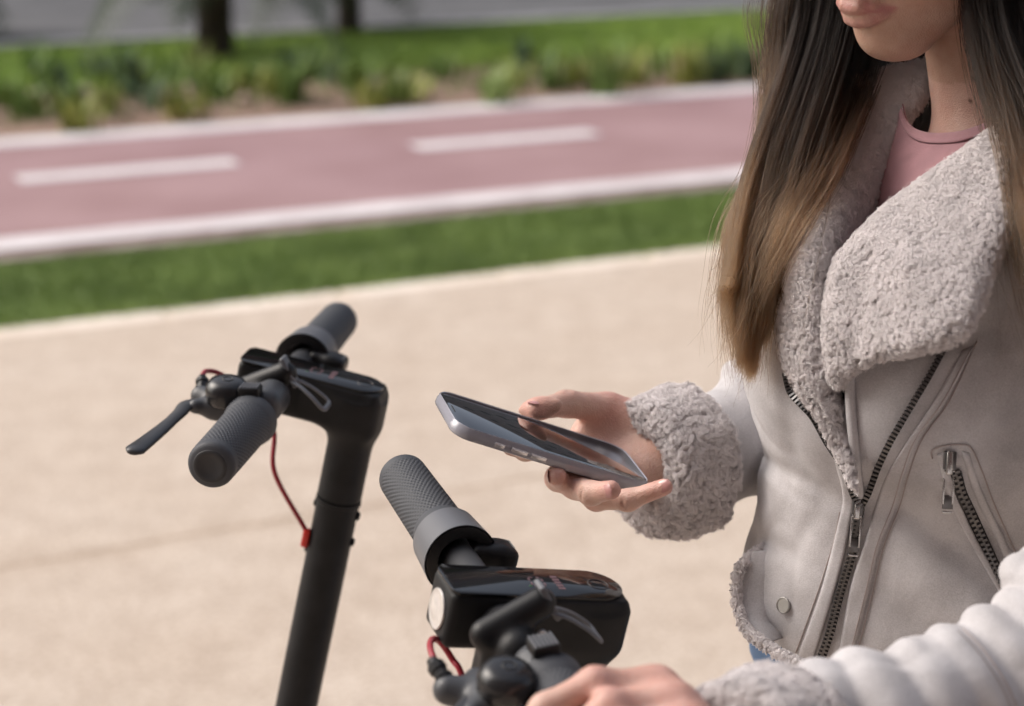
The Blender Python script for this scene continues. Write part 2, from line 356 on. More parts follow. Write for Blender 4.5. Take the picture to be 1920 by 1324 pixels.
blades('grass', (lb, r0-.02, -9, 9), 60000, .05, lf2, .01, .006, 'bright green lawn beside the road behind the planting bed')
# --- strap-leaved plants in the bed, each one a thing
lms = [leaf_mat('strap_leaf', (.26, .37, .11), (.15, .24, .06), .45), leaf_mat('strap_leaf_yellow', (.40, .42, .10), (.24, .29, .07), .5), leaf_mat('strap_leaf_dark', (.13, .20, .10), (.07, .12, .06), .45)]
def strap_plant(x, y, h, nl, mi, lab, grp):
    V, Fc = [], []; root = np.array([x, y, -.01])
    r_ = np.random.default_rng(int(abs(x*1000)+abs(y*777)))
    for i in range(nl):
        th = r_.uniform(0, 6.28); d = np.array([math.cos(th), math.sin(th), 0]); sd_ = np.cross(d, [0, 0, 1]); hh = h*r_.uniform(.6, 1.15); w = .012*r_.uniform(.8, 1.4); o = r_.normal(size=3)*[.05, .05, 0]; ben = r_.uniform(.15, .8)
        b = len(V)
        for t in (0, .3, .6, .85, 1):
            c = root+o+d*hh*ben*t**1.7+np.array([0, 0, 1])*hh*(t-.35*ben*t**2.5); ww = w*(1-t**3)*(1 if t else .7)+.0005
            V += [c-sd_*ww, c+sd_*ww]
        Fc += [(b+2*q, b+2*q+1, b+2*q+3, b+2*q+2) for q in range(4)]
    return put('strap_leaved_plant', mesh('strap_plant', V, Fc), lms[mi], label=lab, category='plant', group=grp)
plants = [(50, 190, .42, 26, 0), (150, 215, .4, 24, 1), (110, 150, .45, 22, 2), (245, 150, .62, 26, 2), (285, 175, .4, 22, 2), (340, 195, .36, 22, 1), (395, 160, .45, 26, 0), (430, 150, .36, 20, 1), (470, 130, .4, 22, 0),
          (545, 165, .6, 28, 0), (560, 120, .5, 20, 2), (700, 175, .36, 24, 1), (735, 165, .45, 24, 0), (770, 160, .34, 18, 1), (935, 165, .5, 26, 0), (985, 120, .55, 24, 2), (960, 140, .42, 20, 1),
          (1135, 150, .72, 30, 0), (1180, 130, .5, 26, 1), (1290, 130, .55, 26, 1), (1350, 115, .6, 28, 0), (1400, 120, .6, 28, 2), (10, 170, .4, 24, 0), (-60, 190, .42, 24, 1), (200, 185, .36, 20, 1), (1240, 110, .4, 20, 0), (840, 120, .34, 18, 0), (640, 130, .3, 18, 2), (1460, 120, .5, 24, 0), (1540, 110, .55, 24, 1), (70, 120, .5, 22, 0), (180, 125, .45, 22, 2), (320, 130, .45, 22, 0), (505, 150, .4, 22, 1), (665, 140, .5, 22, 0), (1040, 140, .5, 24, 0), (1085, 130, .4, 20, 1), (1330, 125, .45, 22, 2), (600, 120, .5, 22, 0), (370, 118, .5, 22, 1), (130, 185, .42, 22, 0)]
for (px, py, h, nl, mi) in plants:
    g = G(px, py+28)
    strap_plant(g[0], g[1], h*.56, int(nl*1.4), mi, ('tall ' if h > .5 else 'mid-sized ' if h > .39 else 'low ')+('mid green', 'yellowish green', 'dark green')[mi]+' strap-leaved plant, '+('front' if py+(px-700)*.07 > 158 else 'back')+' of the bed, '+('near the left edge' if px < 180 else 'left of the thick palm' if px < 360 else 'in front of the thick palm' if px < 440 else 'between the two palms' if px < 620 else 'just right of the smaller palm' if px < 860 else 'above the middle lane dash' if px < 1080 else 'beside the woman\'s hair' if px < 1300 else 'partly behind the woman\'s hair'), 'strap-leaved plants in the bed')
# low weeds in the bed
blades('ground_cover', (u1+.40, lb, -9, 9), 5000, .07, lms[0], -.005, .007, 'low green weeds scattered over the brown soil bed', 'ground cover')
blades('grass', (lb-.35, lb+.3, -9, 9), 14000, .10, lf2, -.005, .007, 'longer bright grass tufts where the bed meets the lawn')
# pale stones in the bed
for i in range(26):
    s, v = rng.uniform(-4, 4), rng.uniform(u1+.2, u1+1.6); p = U*s+Vn*v; m_ = MB(); r = rng.uniform(.03, .06)
    m_.lathe([(-r*.5, r*.5), (-r*.2, r*.95), (r*.1, r), (r*.4, r*.75), (r*.6, r*.3)], (0, 0, 1), p+[0, 0, r*.3], 9)
    o = put('pebble', m_.me('pebble'), mat('pebble', (.55, .42, .34), .9, bump=.4, bscale=60), label='small pale stone lying on the soil of the planting bed', category='stone', group='pale stones in the planting bed')
# --- palms: thick dark trunk and arching fronds that hang into the top of the picture
bark = mat('palm_bark', (.055, .042, .034), .95, bump=1, bscale=25, var=.4, vscale=12, bdist=.02); frm = leaf_mat('palm_frond', (.07, .10, .04), (.035, .06, .025), .5)
def palm(px, py, r, lab):
    g = G(px, py); t = empty('palm_tree', (g[0], g[1], 0), label=lab, category='palm tree', group='short palms on the lawn')
    m_ = MB(); pr = [(-.05, r*1.05), (.05, r*1.08)]
    for k in range(12): z = .1+k*.075; pr += [(z, r*(1.0+.03*math.sin(k*2.3))), (z+.05, r*.9)]
    pr += [(.94, r*.95), (1.02, r*.6)]; m_.lathe(pr, (0, 0, 1), g, 20)
    put('trunk', m_.me('palm_trunk'), bark, t)
    for i in range(30):
        th = i*2.4+rng.uniform(-.2, .2); d = np.array([math.cos(th), math.sin(th), 0]); sd_ = np.cross(d, [0, 0, 1]); el = rng.uniform(-.2, 1.2); L = rng.uniform(.9, 1.25)
        V, Fc = [], []; n = 26; sp = []
        for q in range(n+1):
            s = q/n; sp.append(g+[0, 0, .94]+d*L*s*math.cos(el*.9)*(1-.12*s)+np.array([0, 0, 1])*L*(s*math.sin(el)-.75*s*s*(.5+.5*math.cos(el))))
        sp = np.array(sp)
        m_ = MB(); m_.tube(sp, np.linspace(.014, .003, n+1), 5); 
        for q in range(3, n):
            T = unit(sp[q+1]-sp[q-1]); l_ = .30*math.sin(math.pi*(q/n)**.8)+.04; up_ = np.cross(sd_, T)
            for sg in (-1, 1):
                tip = sp[q]+sd_*sg*l_+T*l_*.5-np.array([0, 0, 1])*l_*.35; w = T*.012
                m_.add([sp[q]-w, sp[q]+w, tip, sp[q]+(tip-sp[q])*.5-w*1.2], [(0, 1, 2, 3)])
        put('frond', m_.me('frond'), frm, t)
    return t
palm(405, 112, .135, 'short thick-trunked palm on the lawn behind the planting bed, nearest the path')
palm(655, 66, .10, 'smaller palm with a thinner trunk standing at the road edge of the lawn')
palm(-190, 70, .12, 'palm whose fronds hang into the top left corner')
# --- parked dark car on the far side of the road (only its lower edge in view)
def car(cx, cy, L, col, lab):
    t = empty('parked_car', (cx, cy, 0), label=lab, category='car', group='cars parked across the road')
    R = [U, Vn, [0, 0, 1]]; c = np.array([cx, cy, 0]); pm = mat('paint_'+lab[:5].strip().replace(' ', '_'), col, .3, coat=.6)
    prof = [(-L/2, .3), (-L/2+.02, .62), (-L/2+.25, .85), (-L/2+.9, .95), (-L/2+1.4, 1.38), (-.1, 1.45), (.9, 1.36), (1.5, .98), (L/2-.25, .82), (L/2, .6), (L/2-.02, .28)]
    m_ = MB(); Rp = [U, [0, 0, 1], -Vn]; m_.prism(prof[::-1], -.85, .85, R=Rp, c=c, bev=.06); put('body', autosmooth(m_.me('car_body')), pm, t)
    for sg in (-1, 1):
        m_ = MB(); m_.prism([(-L/2+1.0, .98), (-L/2+1.42, 1.3), (-.1, 1.37), (.85, 1.29), (1.35, .99)][::-1], -.005, .005, R=Rp, c=c+Vn*sg*.856); put('side_window', m_.me('car_window', False), mat('car_glass', (.02, .025, .03), .08), t)
    for sx in (-1, 1):
        for sg in (-1, 1):
            o_ = c+U*sx*(L/2-.85)+Vn*sg*.78+[0, 0, .31]; m_ = MB(); m_.lathe([(-.1, .2), (-.1, .3), (-.06, .315), (.06, .315), (.1, .3), (.1, .2)], Vn, o_, 28); w = put('wheel', m_.me('tyre'), mat('tyre', (.02, .02, .02), .8), t)
            m_ = MB(); m_.lathe([(-.09, .02), (-.09, .19), (.09, .19), (.105, .15), (.105, .02)], Vn, o_, 20); put('rim', m_.me('rim'), mat('rim_metal', (.5, .5, .5), .35, .9), w)
        for sg in (-1, 1):
            m_ = MB(); m_.box(c+U*sx*(L/2-.06)+Vn*sg*.6+[0, 0, .66], (.14, .34, .13), R=R, bev=.03); put('headlight' if sx < 0 else 'tail_light', m_.me('lamp'), mat('lamp_glass', (.6, .6, .6), .1) if sx < 0 else mat('lamp_red', (.4, .02, .02), .2), t)
cc = Vn*(r0+3.7)
g1 = cc+U*(-8.2); car(g1[0], g1[1], 4.3, (.02, .022, .025), 'black parked car seen by its sill and wheels at the top left edge')
g1 = cc+U*(-2.9); car(g1[0], g1[1], 4.2, (.06, .06, .065), 'dark grey parked car beyond the palms across the road')

# --- the building behind the photographer: it shades the near side and shows in the glass of the phone
bt = empty('apartment_building', (0, -6, 0), label='tall brick apartment building with white window frames behind the photographer', category='building')
bm = mat('facade_brick', (.13, .085, .08), .85, bump=.5, bscale=30, var=.25, vscale=5); wm = mat('window_white', (.55, .54, .52), .5); gm = mat('window_glass', (.03, .035, .04), .08)
m_ = MB(); m_.box((2, -9.5, 8.2), (46, 10, 16.8)); put('wall', m_.me('facade', False), bm, bt)
m_ = MB(); m_.box((2, -9.5, 16.85), (46.6, 10.6, .5)); put('roof', m_.me('cornice', False), wm, bt)
fm, gl_ = None, None
for k in range(5):
    for i in range(12):
        x_, z_ = -18.5+i*3.6, 1.9+k*3.1
        if fm is None:
            m_ = MB()
            for q in ((-.75, 0, .1, 1.7), (.75, 0, .1, 1.7), (0, .8, 1.6, .1), (0, -.8, 1.6, .14), (0, 0, .06, 1.6)): m_.box((q[0], .06, q[1]), (q[2], .12, q[3]))
            fm = m_.me('window_frame', False); m_ = MB(); m_.box((0, .02, 0), (1.4, .02, 1.5)); gl_ = m_.me('window_pane', False)
        w_ = put('window', fm, wm if i+k == 0 else None, bt, local=True); w_.location = (x_, -4.495+6, z_); g_ = put('pane', gl_, gm if i+k == 0 else None, w_, local=True)

# --- facades and street trees across the road, above the picture; the display and the phone mirror them
def facade(x, y, w, d, h, nm, lab, col):
    t = empty('apartment_building', (x, y, 0), label=lab, category='building'); m_ = MB(); R = [U, Vn, [0, 0, 1]]
    m_.box(np.array([x, y, h/2])+Vn*d/2, (w, d, h), R=R); put('wall', m_.me('far_facade', False), mat(nm, col, .85, bump=.4, bscale=20, var=.15, vscale=3), t)
    m_ = MB(); m_.box(np.array([x, y, h+.2])+Vn*d/2, (w+.5, d+.5, .4), R=R); put('roof', m_.me('far_roof', False), wm, t)
    for k in range(int(h/3)):
        for i in range(int(w/3.4)):
            p = np.array([x, y, 1.8+k*3])+U*(-w/2+1.8+i*3.4); m_ = MB()
            for q in ((-.65, 0, .1, 1.6), (.65, 0, .1, 1.6), (0, .75, 1.4, .1), (0, -.75, 1.4, .12), (0, 0, .06, 1.5)): m_.box(p+U*q[0]-Vn*.05+[0, 0, q[1]], (q[2], .12, q[3]), R=R)
            w_ = put('window', m_.me('far_window', False), wm, t); m_ = MB(); m_.box(p-Vn*.012, (1.2, .02, 1.4), R=R); put('pane', m_.me('far_pane', False), gm, w_)
b0 = Vn*(r0+18)
p = b0+U*2; facade(p[0], p[1], 24, 9, 15, 'far_brick', 'red brick apartment building across the road, above the top of the picture', (.14, .07, .06))
p = b0+U*27; facade(p[0], p[1], 24, 9, 16, 'far_render', 'grey rendered apartment building across the road on the right', (.30, .28, .27))
crm = leaf_mat('tree_leaf', (.07, .11, .035), (.035, .065, .02), .5)
def street_tree(s_, h, lab, sd):
    r_ = np.random.default_rng(sd); p = Vn*(r0+15.2)+U*s_; t = empty('street_tree', (p[0], p[1], 0), label=lab, category='tree', group='street trees across the road')
    m_ = MB(); m_.tube(np.array([p+[0, 0, z] for z in (-.02, 1, 2, h*.5)]), np.array([.2, .16, .13, .07]), 10)
    for k in range(6): a = r_.uniform(0, 6.28); m_.tube(np.array([p+[0, 0, 2], p+[math.cos(a)*.8, math.sin(a)*.8, h*.55], p+[math.cos(a)*1.6, math.sin(a)*1.6, h*.75]]), np.array([.08, .05, .02]), 6)
    put('trunk', m_.me('tree_trunk'), bark, t); n = 9000; c = r_.normal(size=(26, 3))*[1.1, 1.1, h*.17]+p+[0, 0, h*.68]
    q = c[r_.integers(0, 26, n)]+r_.normal(size=(n, 3))*.38; e1_, e2_ = r_.normal(size=(2, n, 3)); e1_ /= np.linalg.norm(e1_, axis=1)[:, None]; e2_ -= e1_*(e1_*e2_).sum(1)[:, None]; e2_ /= np.linalg.norm(e2_, axis=1)[:, None]
    put('crown', mesh('crown', np.stack([q-e1_*.07, q+e2_*.04, q+e1_*.07, q-e2_*.04], 1).reshape(-1, 3), np.arange(4*n).reshape(-1, 4), False), crm, t)
for i, s_ in enumerate((-13, -4.5, 3, 10.5)): street_tree(s_, (6.5, 7.2, 6.8, 7.5)[i], ('leafy street tree at the far left across the road', 'leafy street tree across the road beyond the palms', 'leafy street tree across the road in front of the brick building', 'tallest street tree across the road, behind the woman')[i], 40+i)
# ================================================================== SCOOTERS
blk = mat('scooter_paint', (.012, .0125, .014), .55, bump=.15, bscale=900, spec=.28, var=.25, vscale=40)
plast = mat('black_plastic', (.009, .009, .0105), .42, bump=.15, bscale=700, spec=.35)
rub = mat('grip_rubber', (.058, .062, .072), .6, bump=.15, bscale=1500, spec=.4)
gloss = mat('gloss_black', (.006, .006, .007), .07, coat=.15, spec=.4)
greyp = mat('grey_plastic', (.12, .125, .14), .42, bump=.1, bscale=900)
redc = mat('red_cable', (.30, .02, .035), .4); redp = mat('red_clip', (.55, .03, .02), .4)
lens = mat('headlight_lens', (.55, .52, .50), .12, coat=1, var=.1, vscale=90); steel = mat('dull_steel', (.35, .35, .36), .35, 1)
alum = mat('lever_alloy', (.045, .046, .05), .38, .2)
MC = {}
def shared(k, fn):
    if k not in MC: MC[k] = fn()
    return MC[k]
def grip_mesh():
    """rubber grip with rows of small dimples, axis +y from 0 to L"""
    L, nt, na = .110, 150, 216; V = []
    for i in range(nt):
        y = L*i/(nt-1); r = .0182+.0012*(1-y/L)
        if y > L-.006: r -= .006-math.sqrt(max(.006**2-(y-L+.006)**2, 0))
        if y < .012: r += .0022*(1-y/.012)**.5
        th = np.arange(na)*2*np.pi/na; dim = 0
        if .014 < y < L-.012:
            ty = (y-.014)/.0029; row = int(round(ty)); fy = ty-row
            ph = th*36/(2*np.pi)+(.5 if row % 2 else 0); fx = ph-np.round(ph); dim = np.clip(1-((fx/.33)**2+(fy/.34)**2), 0, 1)**.5*.0009
        rr = r-dim; V.append(np.stack([rr*np.cos(th), np.full(na, y), rr*np.sin(th)], 1))
    m_ = MB(); m_.grid(np.array(V), True, False); return autosmooth(m_.me('grip'), 60)
def grip_end():
    m_ = MB(); m_.lathe([(.102, .0115), (.1098, .0130), (.1104, .0122), (.1104, .0092), (.1100, .0087), (.1102, .001)], (0, 1, 0), (0, 0, 0), 40); return m_.me('grip_end')
def head_mesh():
    arm = rbox((-.024, 0, -.002), (.061, .0205, .0195), .0055); rearc = cone((-.064, 0, .0), (-.064, 0, -.02), .0202, .0202)
    def stem(P): return np.maximum(np.hypot(P[:, 0]+.0665, P[:, 1])-.0192, np.maximum(P[:, 2]-.0, -.088-P[:, 2]))
    stem.c = np.array([-.068, 0, -.04]); stem.r = .06
    def rr(P):   # flat top, round rear in plan
        d2 = np.hypot(np.maximum(-.064-P[:, 0], 0), P[:, 1])-.0206; return np.maximum(np.maximum(np.abs(P[:, 2])-.0175, d2), np.maximum(P[:, 0]+.02, -P[:, 0]-.09))
    rr.c = np.array([-.055, 0, 0]); rr.r = .05
    f = blend([('u', arm, .001), ('u', stem, .022), ('u', rr, .004)])
    def g(P): return smax(f(P), P[:, 2]-.0165, .0015)
    V, Q = nets(g, (-.10, -.03, -.10), (.05, .03, .03), .0013); return mesh('head', V, Q)
def plate_mesh():
    pts = [(.0360, -.0165), (.0372, -.0130), (.0372, .0130), (.0360, .0165), (.033, .0203)]+[(-.0645-.0205*math.sin(a), .0205*math.cos(a)) for a in np.linspace(0, math.pi, 22)]+[(.033, -.0203)]
    m_ = MB(); m_.prism(pts[::-1] if 0 else pts, .0166, .0184, bev=.0004); return autosmooth(m_.me('plate'), 30)
def seg_digit(): # unlit display: dim 0 and battery bars
    m_ = MB(); z = .0185; R3 = np.eye(3)
    def bar(x, y, sx, sy, a=0):
        c, s = math.cos(a), math.sin(a); m_.box((x, y, z), (sx, sy, .0002), R=[[c, s, 0], [-s, c, 0], [0, 0, 1]])
    x0, y0 = -.026, .0
    for dx in (-.0045, .0045): bar(x0+dx, y0-.0028, .0011, .0034); bar(x0+dx, y0+.0028, .0011, .0034)
    for dx in (-.0, ): bar(x0-.0026, -.0058, .0026, .0011); bar(x0+.0026, -.0058, .0026, .0011); bar(x0-.0026, .0058, .0026, .0011); bar(x0+.0026, .0058, .0026, .0011)
    for k in range(5): bar(-.0405, -.008+k*.0040, .0045, .0026)
    return m_.me('digit', False)
def scooter(name, origin, far, lean, pitch, label, kind):
    """handlebar frame: x to the front wheel, y to the rider's left, z up the steering tube"""
    yl = -unit(far); xf = np.array([yl[1], -yl[0], 0]); zz = np.array([0, 0, 1.])
    R = Matrix((xf, yl, zz)).transposed()
    R = R @ Matrix.Rotation(lean, 3, 'X') @ Matrix.Rotation(pitch, 3, 'Y')
    zl = origin[2]; foot = Vector(origin)-Vector(R.col[2])*(zl/ max(.2, R.col[2][2]))
    Ri0 = R.inverted()
    T = empty(name, foot, R, label=label, category='scooter', group='electric scooters')
    up = zl/R.col[2][2]; OFF = Vector((0, 0, up))
    def P(nm, me, m, par=None, off=(0, 0, 0), **kw):
        o = put(nm, me, m, par or T, local=True, **kw)
        if par is None: o.location = OFF+Vector(off)+(Vector((-.005, -.020, .008)) if not kind and nm in ('bell', 'brake_mount', 'brake_lever', 'cable_adjuster', 'brake_cable') else Vector())
        else: o.location = Vector(off)
        return o
    hd = P('head', shared('head', head_mesh), blk)
    P('display', shared('plate', plate_mesh), gloss)
    dg = P('readout', shared('digit', seg_digit), mat('unlit_segments', (.16, .09, .10), .4))
    def _b():
        m_ = MB(); a = np.linspace(0, 2*np.pi, 32, endpoint=False)
        path_ = np.stack([-.069+.0068*np.cos(a), .0068*np.sin(a), np.full(32, .0185)], 1); path_ = np.vstack([path_, path_[:1]]); m_.tube(path_, .0004, 6); return m_.me('ring')
    P('power_button', shared('ring', _b), mat('button_ring', (.05, .04, .04), .3))
    def _g(): m_ = MB(); m_.lathe([(0, .0011), (.0003, .0010)], (0, 0, 1), (-.0195, .0065, .0183), 10); return m_.me('led')
    P('indicator', shared('led', _g), mat('green_led', (.02, .12, .03), .3))
    def _h():
        m_ = MB(); m_.lathe([(0, .0125), (.0006, .0132), (.0016, .0132), (.0019, .0122), (.0013, .0115), (.0024, .007), (.0028, .001)], (1, 0, 0), (.0366, 0, -.003), 36); return m_.me('lens')
    P('headlight', shared('lens', _h), lens)
    def _bar(): m_ = MB(); m_.lathe([(-.205, .0112), (.205, .0112)], (0, 1, 0), (0, 0, 0), 28); return m_.me('bar')
    P('handlebar', shared('bar', _bar), mat('bar_paint', (.05, .052, .058), .45))
    for sg, nm in ((1, 'grip'), (-1, 'grip')):
        o = P(nm, shared('grip', grip_mesh), rub, off=(0, sg*.100, 0)); e_ = P('grip_end', shared('gend', grip_end), mat('grip_cap', (.035, .036, .04), .6), par=o)
        if sg < 0: o.rotation_euler = (0, 0, math.pi)
    # throttle housing on the right grip
    def _t():
        m_ = MB(); m_.lathe([(-.072, .0150), (-.0705, .0235), (-.069, .0248), (-.067, .0255), (-.100, .0235), (-.103, .0205), (-.103, .012)][::1], (0, 1, 0), (0, 0, 0), 48, cap=False); return autosmooth(m_.me('throttle_ring'), 40)
    P('throttle_housing', shared('thr', _t), greyp)
    def _t2():
        m_ = MB(); m_.lathe([(-.0665, .0240), (-.0660, .0225), (-.0660, .0165), (-.070, .0160), (-.085, .0150)], (0, 1, 0), (0, 0, 0), 48, cap=False)
        return autosmooth(m_.me('throttle_collar'), 40)
    P('throttle_collar', shared('thr2', _t2), plast)
    def _t3():
        f = blend([('u', rbox((-.018, -.068, .004), (.013, .0085, .0085), .005), .001), ('u', rbox((-.029, -.070, .004), (.0095, .0125, .0075), .005), .008)])
        V, Q = nets(f, (-.06, -.10, -.03), (0, -.04, .03), .001); return mesh('thumb_lever', V, Q)
    tl = P('thumb_lever', shared('thr3', _t3), plast)
    def _t4():
        m_ = MB()
        for k in range(7): m_.box((-.0350+k*.0021, -.070, .0117), (.0010, .018-abs(k-3)*.002, .0012), bev=.0003)
        return m_.me('lever_ribs', False)
    P('lever_pad', shared('thr4', _t4), greyp, par=tl)
    # bell with folding hook, brake lever and clamp on the left
    def _c():
        f = blend([('u', cone((.022, .046, .004), (-.009, .046, .026), .0100, .0100), .001), ('u', cone((.004, .030, 0), (.004, .058, 0), .0150, .0150), .006), ('u', rbox((.012, .046, -.012), (.012, .009, .016), .004), .006)])
        V, Q = nets(f, (-.06, 0, -.05), (.04, .08, .05), .0012); return mesh('clamp', V, Q)
    cl = P('clamp', shared('clamp', _c), plast)
    def _l():
        m_ = MB(); ax = unit([-.79, 0, .61]); sd_ = np.array([0, 1, 0.]); nn = np.cross(ax, sd_)
        m_.box(np.array([-.013, .047, .029]), (.004, .013, .027), R=[ax, sd_, nn], bev=.0012)
        loop = [(-.023, .051, .026), (-.034, .056, .0245), (-.046, .060, .0195), (-.056, .060, .0125), (-.0575, .050, .0115), (-.056, .040, .0130), (-.044, .041, .0200), (-.033, .044, .0245), (-.023, .046, .0265)]
        P_ = crom(np.array(loop)+[.008, 0, -.003], 50); m_.tube(P_, .0013, 8, flat=1.7); return autosmooth(m_.me('hook'), 45)
    P('folding_hook', shared('hook', _l), greyp, par=cl)
    def _s(): m_ = MB(); m_.lathe([(0, .0035), (.0015, .0035), (.002, .002), (.0012, .001)], (0, 1, 0), (-.010, .055, .010), 16); return m_.me('screw')
    P('screw', shared('screw', _s), steel, par=cl)
    def _sw():
        m_ = MB(); f = [(.022, -.006), (.026, .000), (.024, .006)]
        ax = unit([-1, 0, .25]); m_.box((.006, .094, .022), (.017, .016, .008), R=[ax, [0, 1, 0], np.cross(ax, [0, 1, 0])], bev=.002)
        m_.box((.006, .094, .009), (.008, .010, .022), bev=.002)
        return autosmooth(m_.me('tab'), 40)
    tb = P('bell_tab', shared('tab', _sw), plast)
    def _sr():
        m_ = MB(); ax = unit([-1, 0, .25]); n_ = np.cross([0, 1, 0], ax); n_ = n_ if n_[2] > 0 else -n_
        for k in range(6): m_.box(np.array([.006, .094, .022])+ax*(-.0065+k*.0026)+n_*.0043, (.0013, .0145, .0012), R=[ax, [0, 1, 0], n_], bev=.0003)
        return m_.me('ribs', False)
    P('tab_ribs', shared('tabr', _sr), greyp, par=tb)
    def _bd():
        m_ = MB(); m_.lathe([(-.012, .0140), (-.010, .0166), (-.002, .0176), (.003, .0168), (.007, .0140), (.0085, .0105), (.0092, .006), (.0092, .001)], unit([.10, .12, 1]), (.031, .108, .008), 44); return m_.me('dome')
    be = P('bell', shared('dome', _bd), gloss if kind else plast)
    be.data.materials[0] = mat('bell_black', (.02, .02, .022), .22)
    def _br():
        m_ = MB(); a = np.linspace(0, 2*np.pi, 7); ax = unit([.10, .12, 1]); c0 = np.array([.031, .108, .008])+ax*.0092; e1 = unit(np.cross(ax, [0, 1, 0])); e2 = np.cross(ax, e1)
        m_.tube(np.array([c0+.0045*(math.cos(t)*e1+math.sin(t)*e2) for t in a]), .0006, 6, cap=False); return m_.me('emblem')
    P('bell_emblem', shared('emb', _br), mat('emblem_black', (.03, .03, .03), .5), par=be)
    def _bk():
        f = blend([('u', rbox((.022, .096, -.010), (.022, .022, .009), .006), .001), ('u', cone((.0, .080, 0), (.0, .100, 0), .0150, .0150), .008), ('u', cone((.042, .092, -.012), (.056, .086, -.012), .0100, .0090), .008), ('u', cone((.043, .106, -.010), (.052, .116, -.010), .008, .006), .008)])
        V, Q = nets(f, (-.03, .03, -.04), (.08, .15, .03), .0013); return mesh('brake_mount', V, Q)
    bm_ = P('brake_mount', shared('bmount', _bk), mat('mount_grey', (.055, .058, .065), .42))
    def _bl():
        m_ = MB(); P_ = crom([(.046, .104, -.009), (.058, .118, -.010), (.060, .132, -.013), (.064, .155, -.018), (.068, .185, -.021), (.070, .212, -.021)], 40)
        m_.tube(P_, np.r_[np.linspace(.0075, .0055, 20), np.linspace(.0055, .0078, 18), .0062, .004], 14, flat=.42, up=[1, 0, 0]); return m_.me('lever')
    P('brake_lever', shared('blever', _bl), alum)
    def _ad():
        m_ = MB(); ax = unit([.35, -1, .35]); m_.lathe([(0, .0052), (.004, .0058), (.005, .0046), (.008, .0046), (.009, .0056), (.013, .0056), (.015, .004), (.018, .0032)], ax, (.057, .084, -.008), 10, cap=True); return autosmooth(m_.me('adjuster'), 30)
    P('cable_adjuster', shared('adj', _ad), plast)
    ctl = [(.063, .068, -.002), (.064, .054, -.002), (.058, .040, -.006), (.046, .030, -.014), (.032, .024, -.024), (.018, .026, -.034), (.004, .024, -.052), (-.006, .038, -.082), (-.0400, .029, -.130)]
    if kind:
        ctl = [tuple(Ri0 @ Vector(W(*q)-np.array(origin))) for q in ((843, 1277, 1.085), (822, 1250, 1.092), (809, 1224, 1.102), (807, 1205, 1.115), (815, 1198, 1.128), (829, 1208, 1.140), (848, 1236, 1.142), (868, 1272, 1.138))]+[(.0, .028, -.085), (-.03, .008, -.14), (-.045, 0, -.18)]
    m_ = MB(); m_.tube(crom(ctl, 70), .0021 if kind else .0021, 10); P('brake_cable', m_.me('cable'), redc)
    m_ = MB(); m_.box((-.0465, .009, -.129), (.006, .0065, .017), bev=.0015); P('cable_clip', m_.me('clip'), redp)
    def _st():
        m_ = MB(); m_.lathe([(-.0885, .0187), (-.0885, .0197), (-.092, .0197), (-.093, .0186), (-(up-.205), .0186)], (0, 0, 1), (-.0665, 0, 0), 40); return autosmooth(m_.me('stem'), 40)
    P('stem', _st(), blk)
    for z, x in ((-.101, -.0865), (-.126, -.0865), (-.098, -.047), (-.142, -.047)):
        m_ = MB(); sx = 1 if x > -.068 else -1; m_.lathe([(0, .0040), (.0018, .0036), (.0026, .001)], (sx, 0, 0), (x-sx*.0012, 0, z), 14); P('bolt', m_.me('bolt'), plast)
    # lower body: fork, wheels, deck, fenders
    zb = -(up-.20)
    m_ = MB(); m_.lathe([(-.02, .026), (.05, .027), (.07, .0215)], (0, 0, 1), (-.068, 0, zb), 28)
    for sg in (-1, 1): m_.box((-.068, sg*.034, zb-.05), (.03, .008, .13), bev=.003)
    m_.box((-.068, 0, zb+.005), (.05, .078, .02), bev=.005); P('fork', autosmooth(m_.me('fork')), blk)
    Ri = R.inverted()
    def wv(dx, dy, z):   # a point given level with the ground, in the frame of the handlebar
        fw = Vector((xf[0], xf[1], 0)); v = Vector(origin)+Vector(R.col[0])*-.068-Vector(R.col[2])*(up-.12); v = Vector((v[0], v[1], z))+fw*dx+Vector((yl[0], yl[1], 0))*dy
        return Ri @ (v-Vector(origin))
    tyre = mat('scooter_tyre', (.02, .02, .02), .8, bump=.3, bscale=200)
    for dx in (0, -.86):
        c0 = wv(dx, 0, .108); ax = Ri @ Vector((yl[0], yl[1], 0))
        m_ = MB(); m_.lathe([(-.02, .075), (-.024, .09), (-.016, .104), (0, .108), (.016, .104), (.024, .09), (.02, .075)], np.array(ax), np.array(c0), 40, cap=False); w = P('wheel', m_.me('tyre_ring'), tyre)
        m_ = MB(); m_.lathe([(-.03, .012), (-.022, .074), (.022, .074), (.03, .012)], np.array(ax), np.array(c0), 30); P('hub', m_.me('hub'), plast, par=w)
    a0 = np.array(wv(-.13, 0, .16)); fx = np.array(Ri @ Vector((xf[0], xf[1], 0))); fy = np.array(Ri @ Vector((yl[0], yl[1], 0))); fz = np.array(Ri @ Vector((0, 0, 1)))
    m_ = MB(); m_.box(np.array(wv(-.44, 0, .145)), (.56, .155, .06), R=[fx, fy, fz], bev=.02); m_.box(np.array(wv(-.12, 0, .19)), (.16, .06, .05), R=[unit(fx+fz*.5), fy, unit(fz-fx*.5)], bev=.012); dk = P('deck', autosmooth(m_.me('deck')), blk)
    m_ = MB(); m_.box(np.array(wv(-.45, 0, .1775)), (.48, .135, .004), R=[fx, fy, fz], bev=.0015); P('foot_mat', m_.me('foot_mat'), mat('mat_rubber', (.03, .03, .03), .9, bump=.8, bscale=300), par=dk)
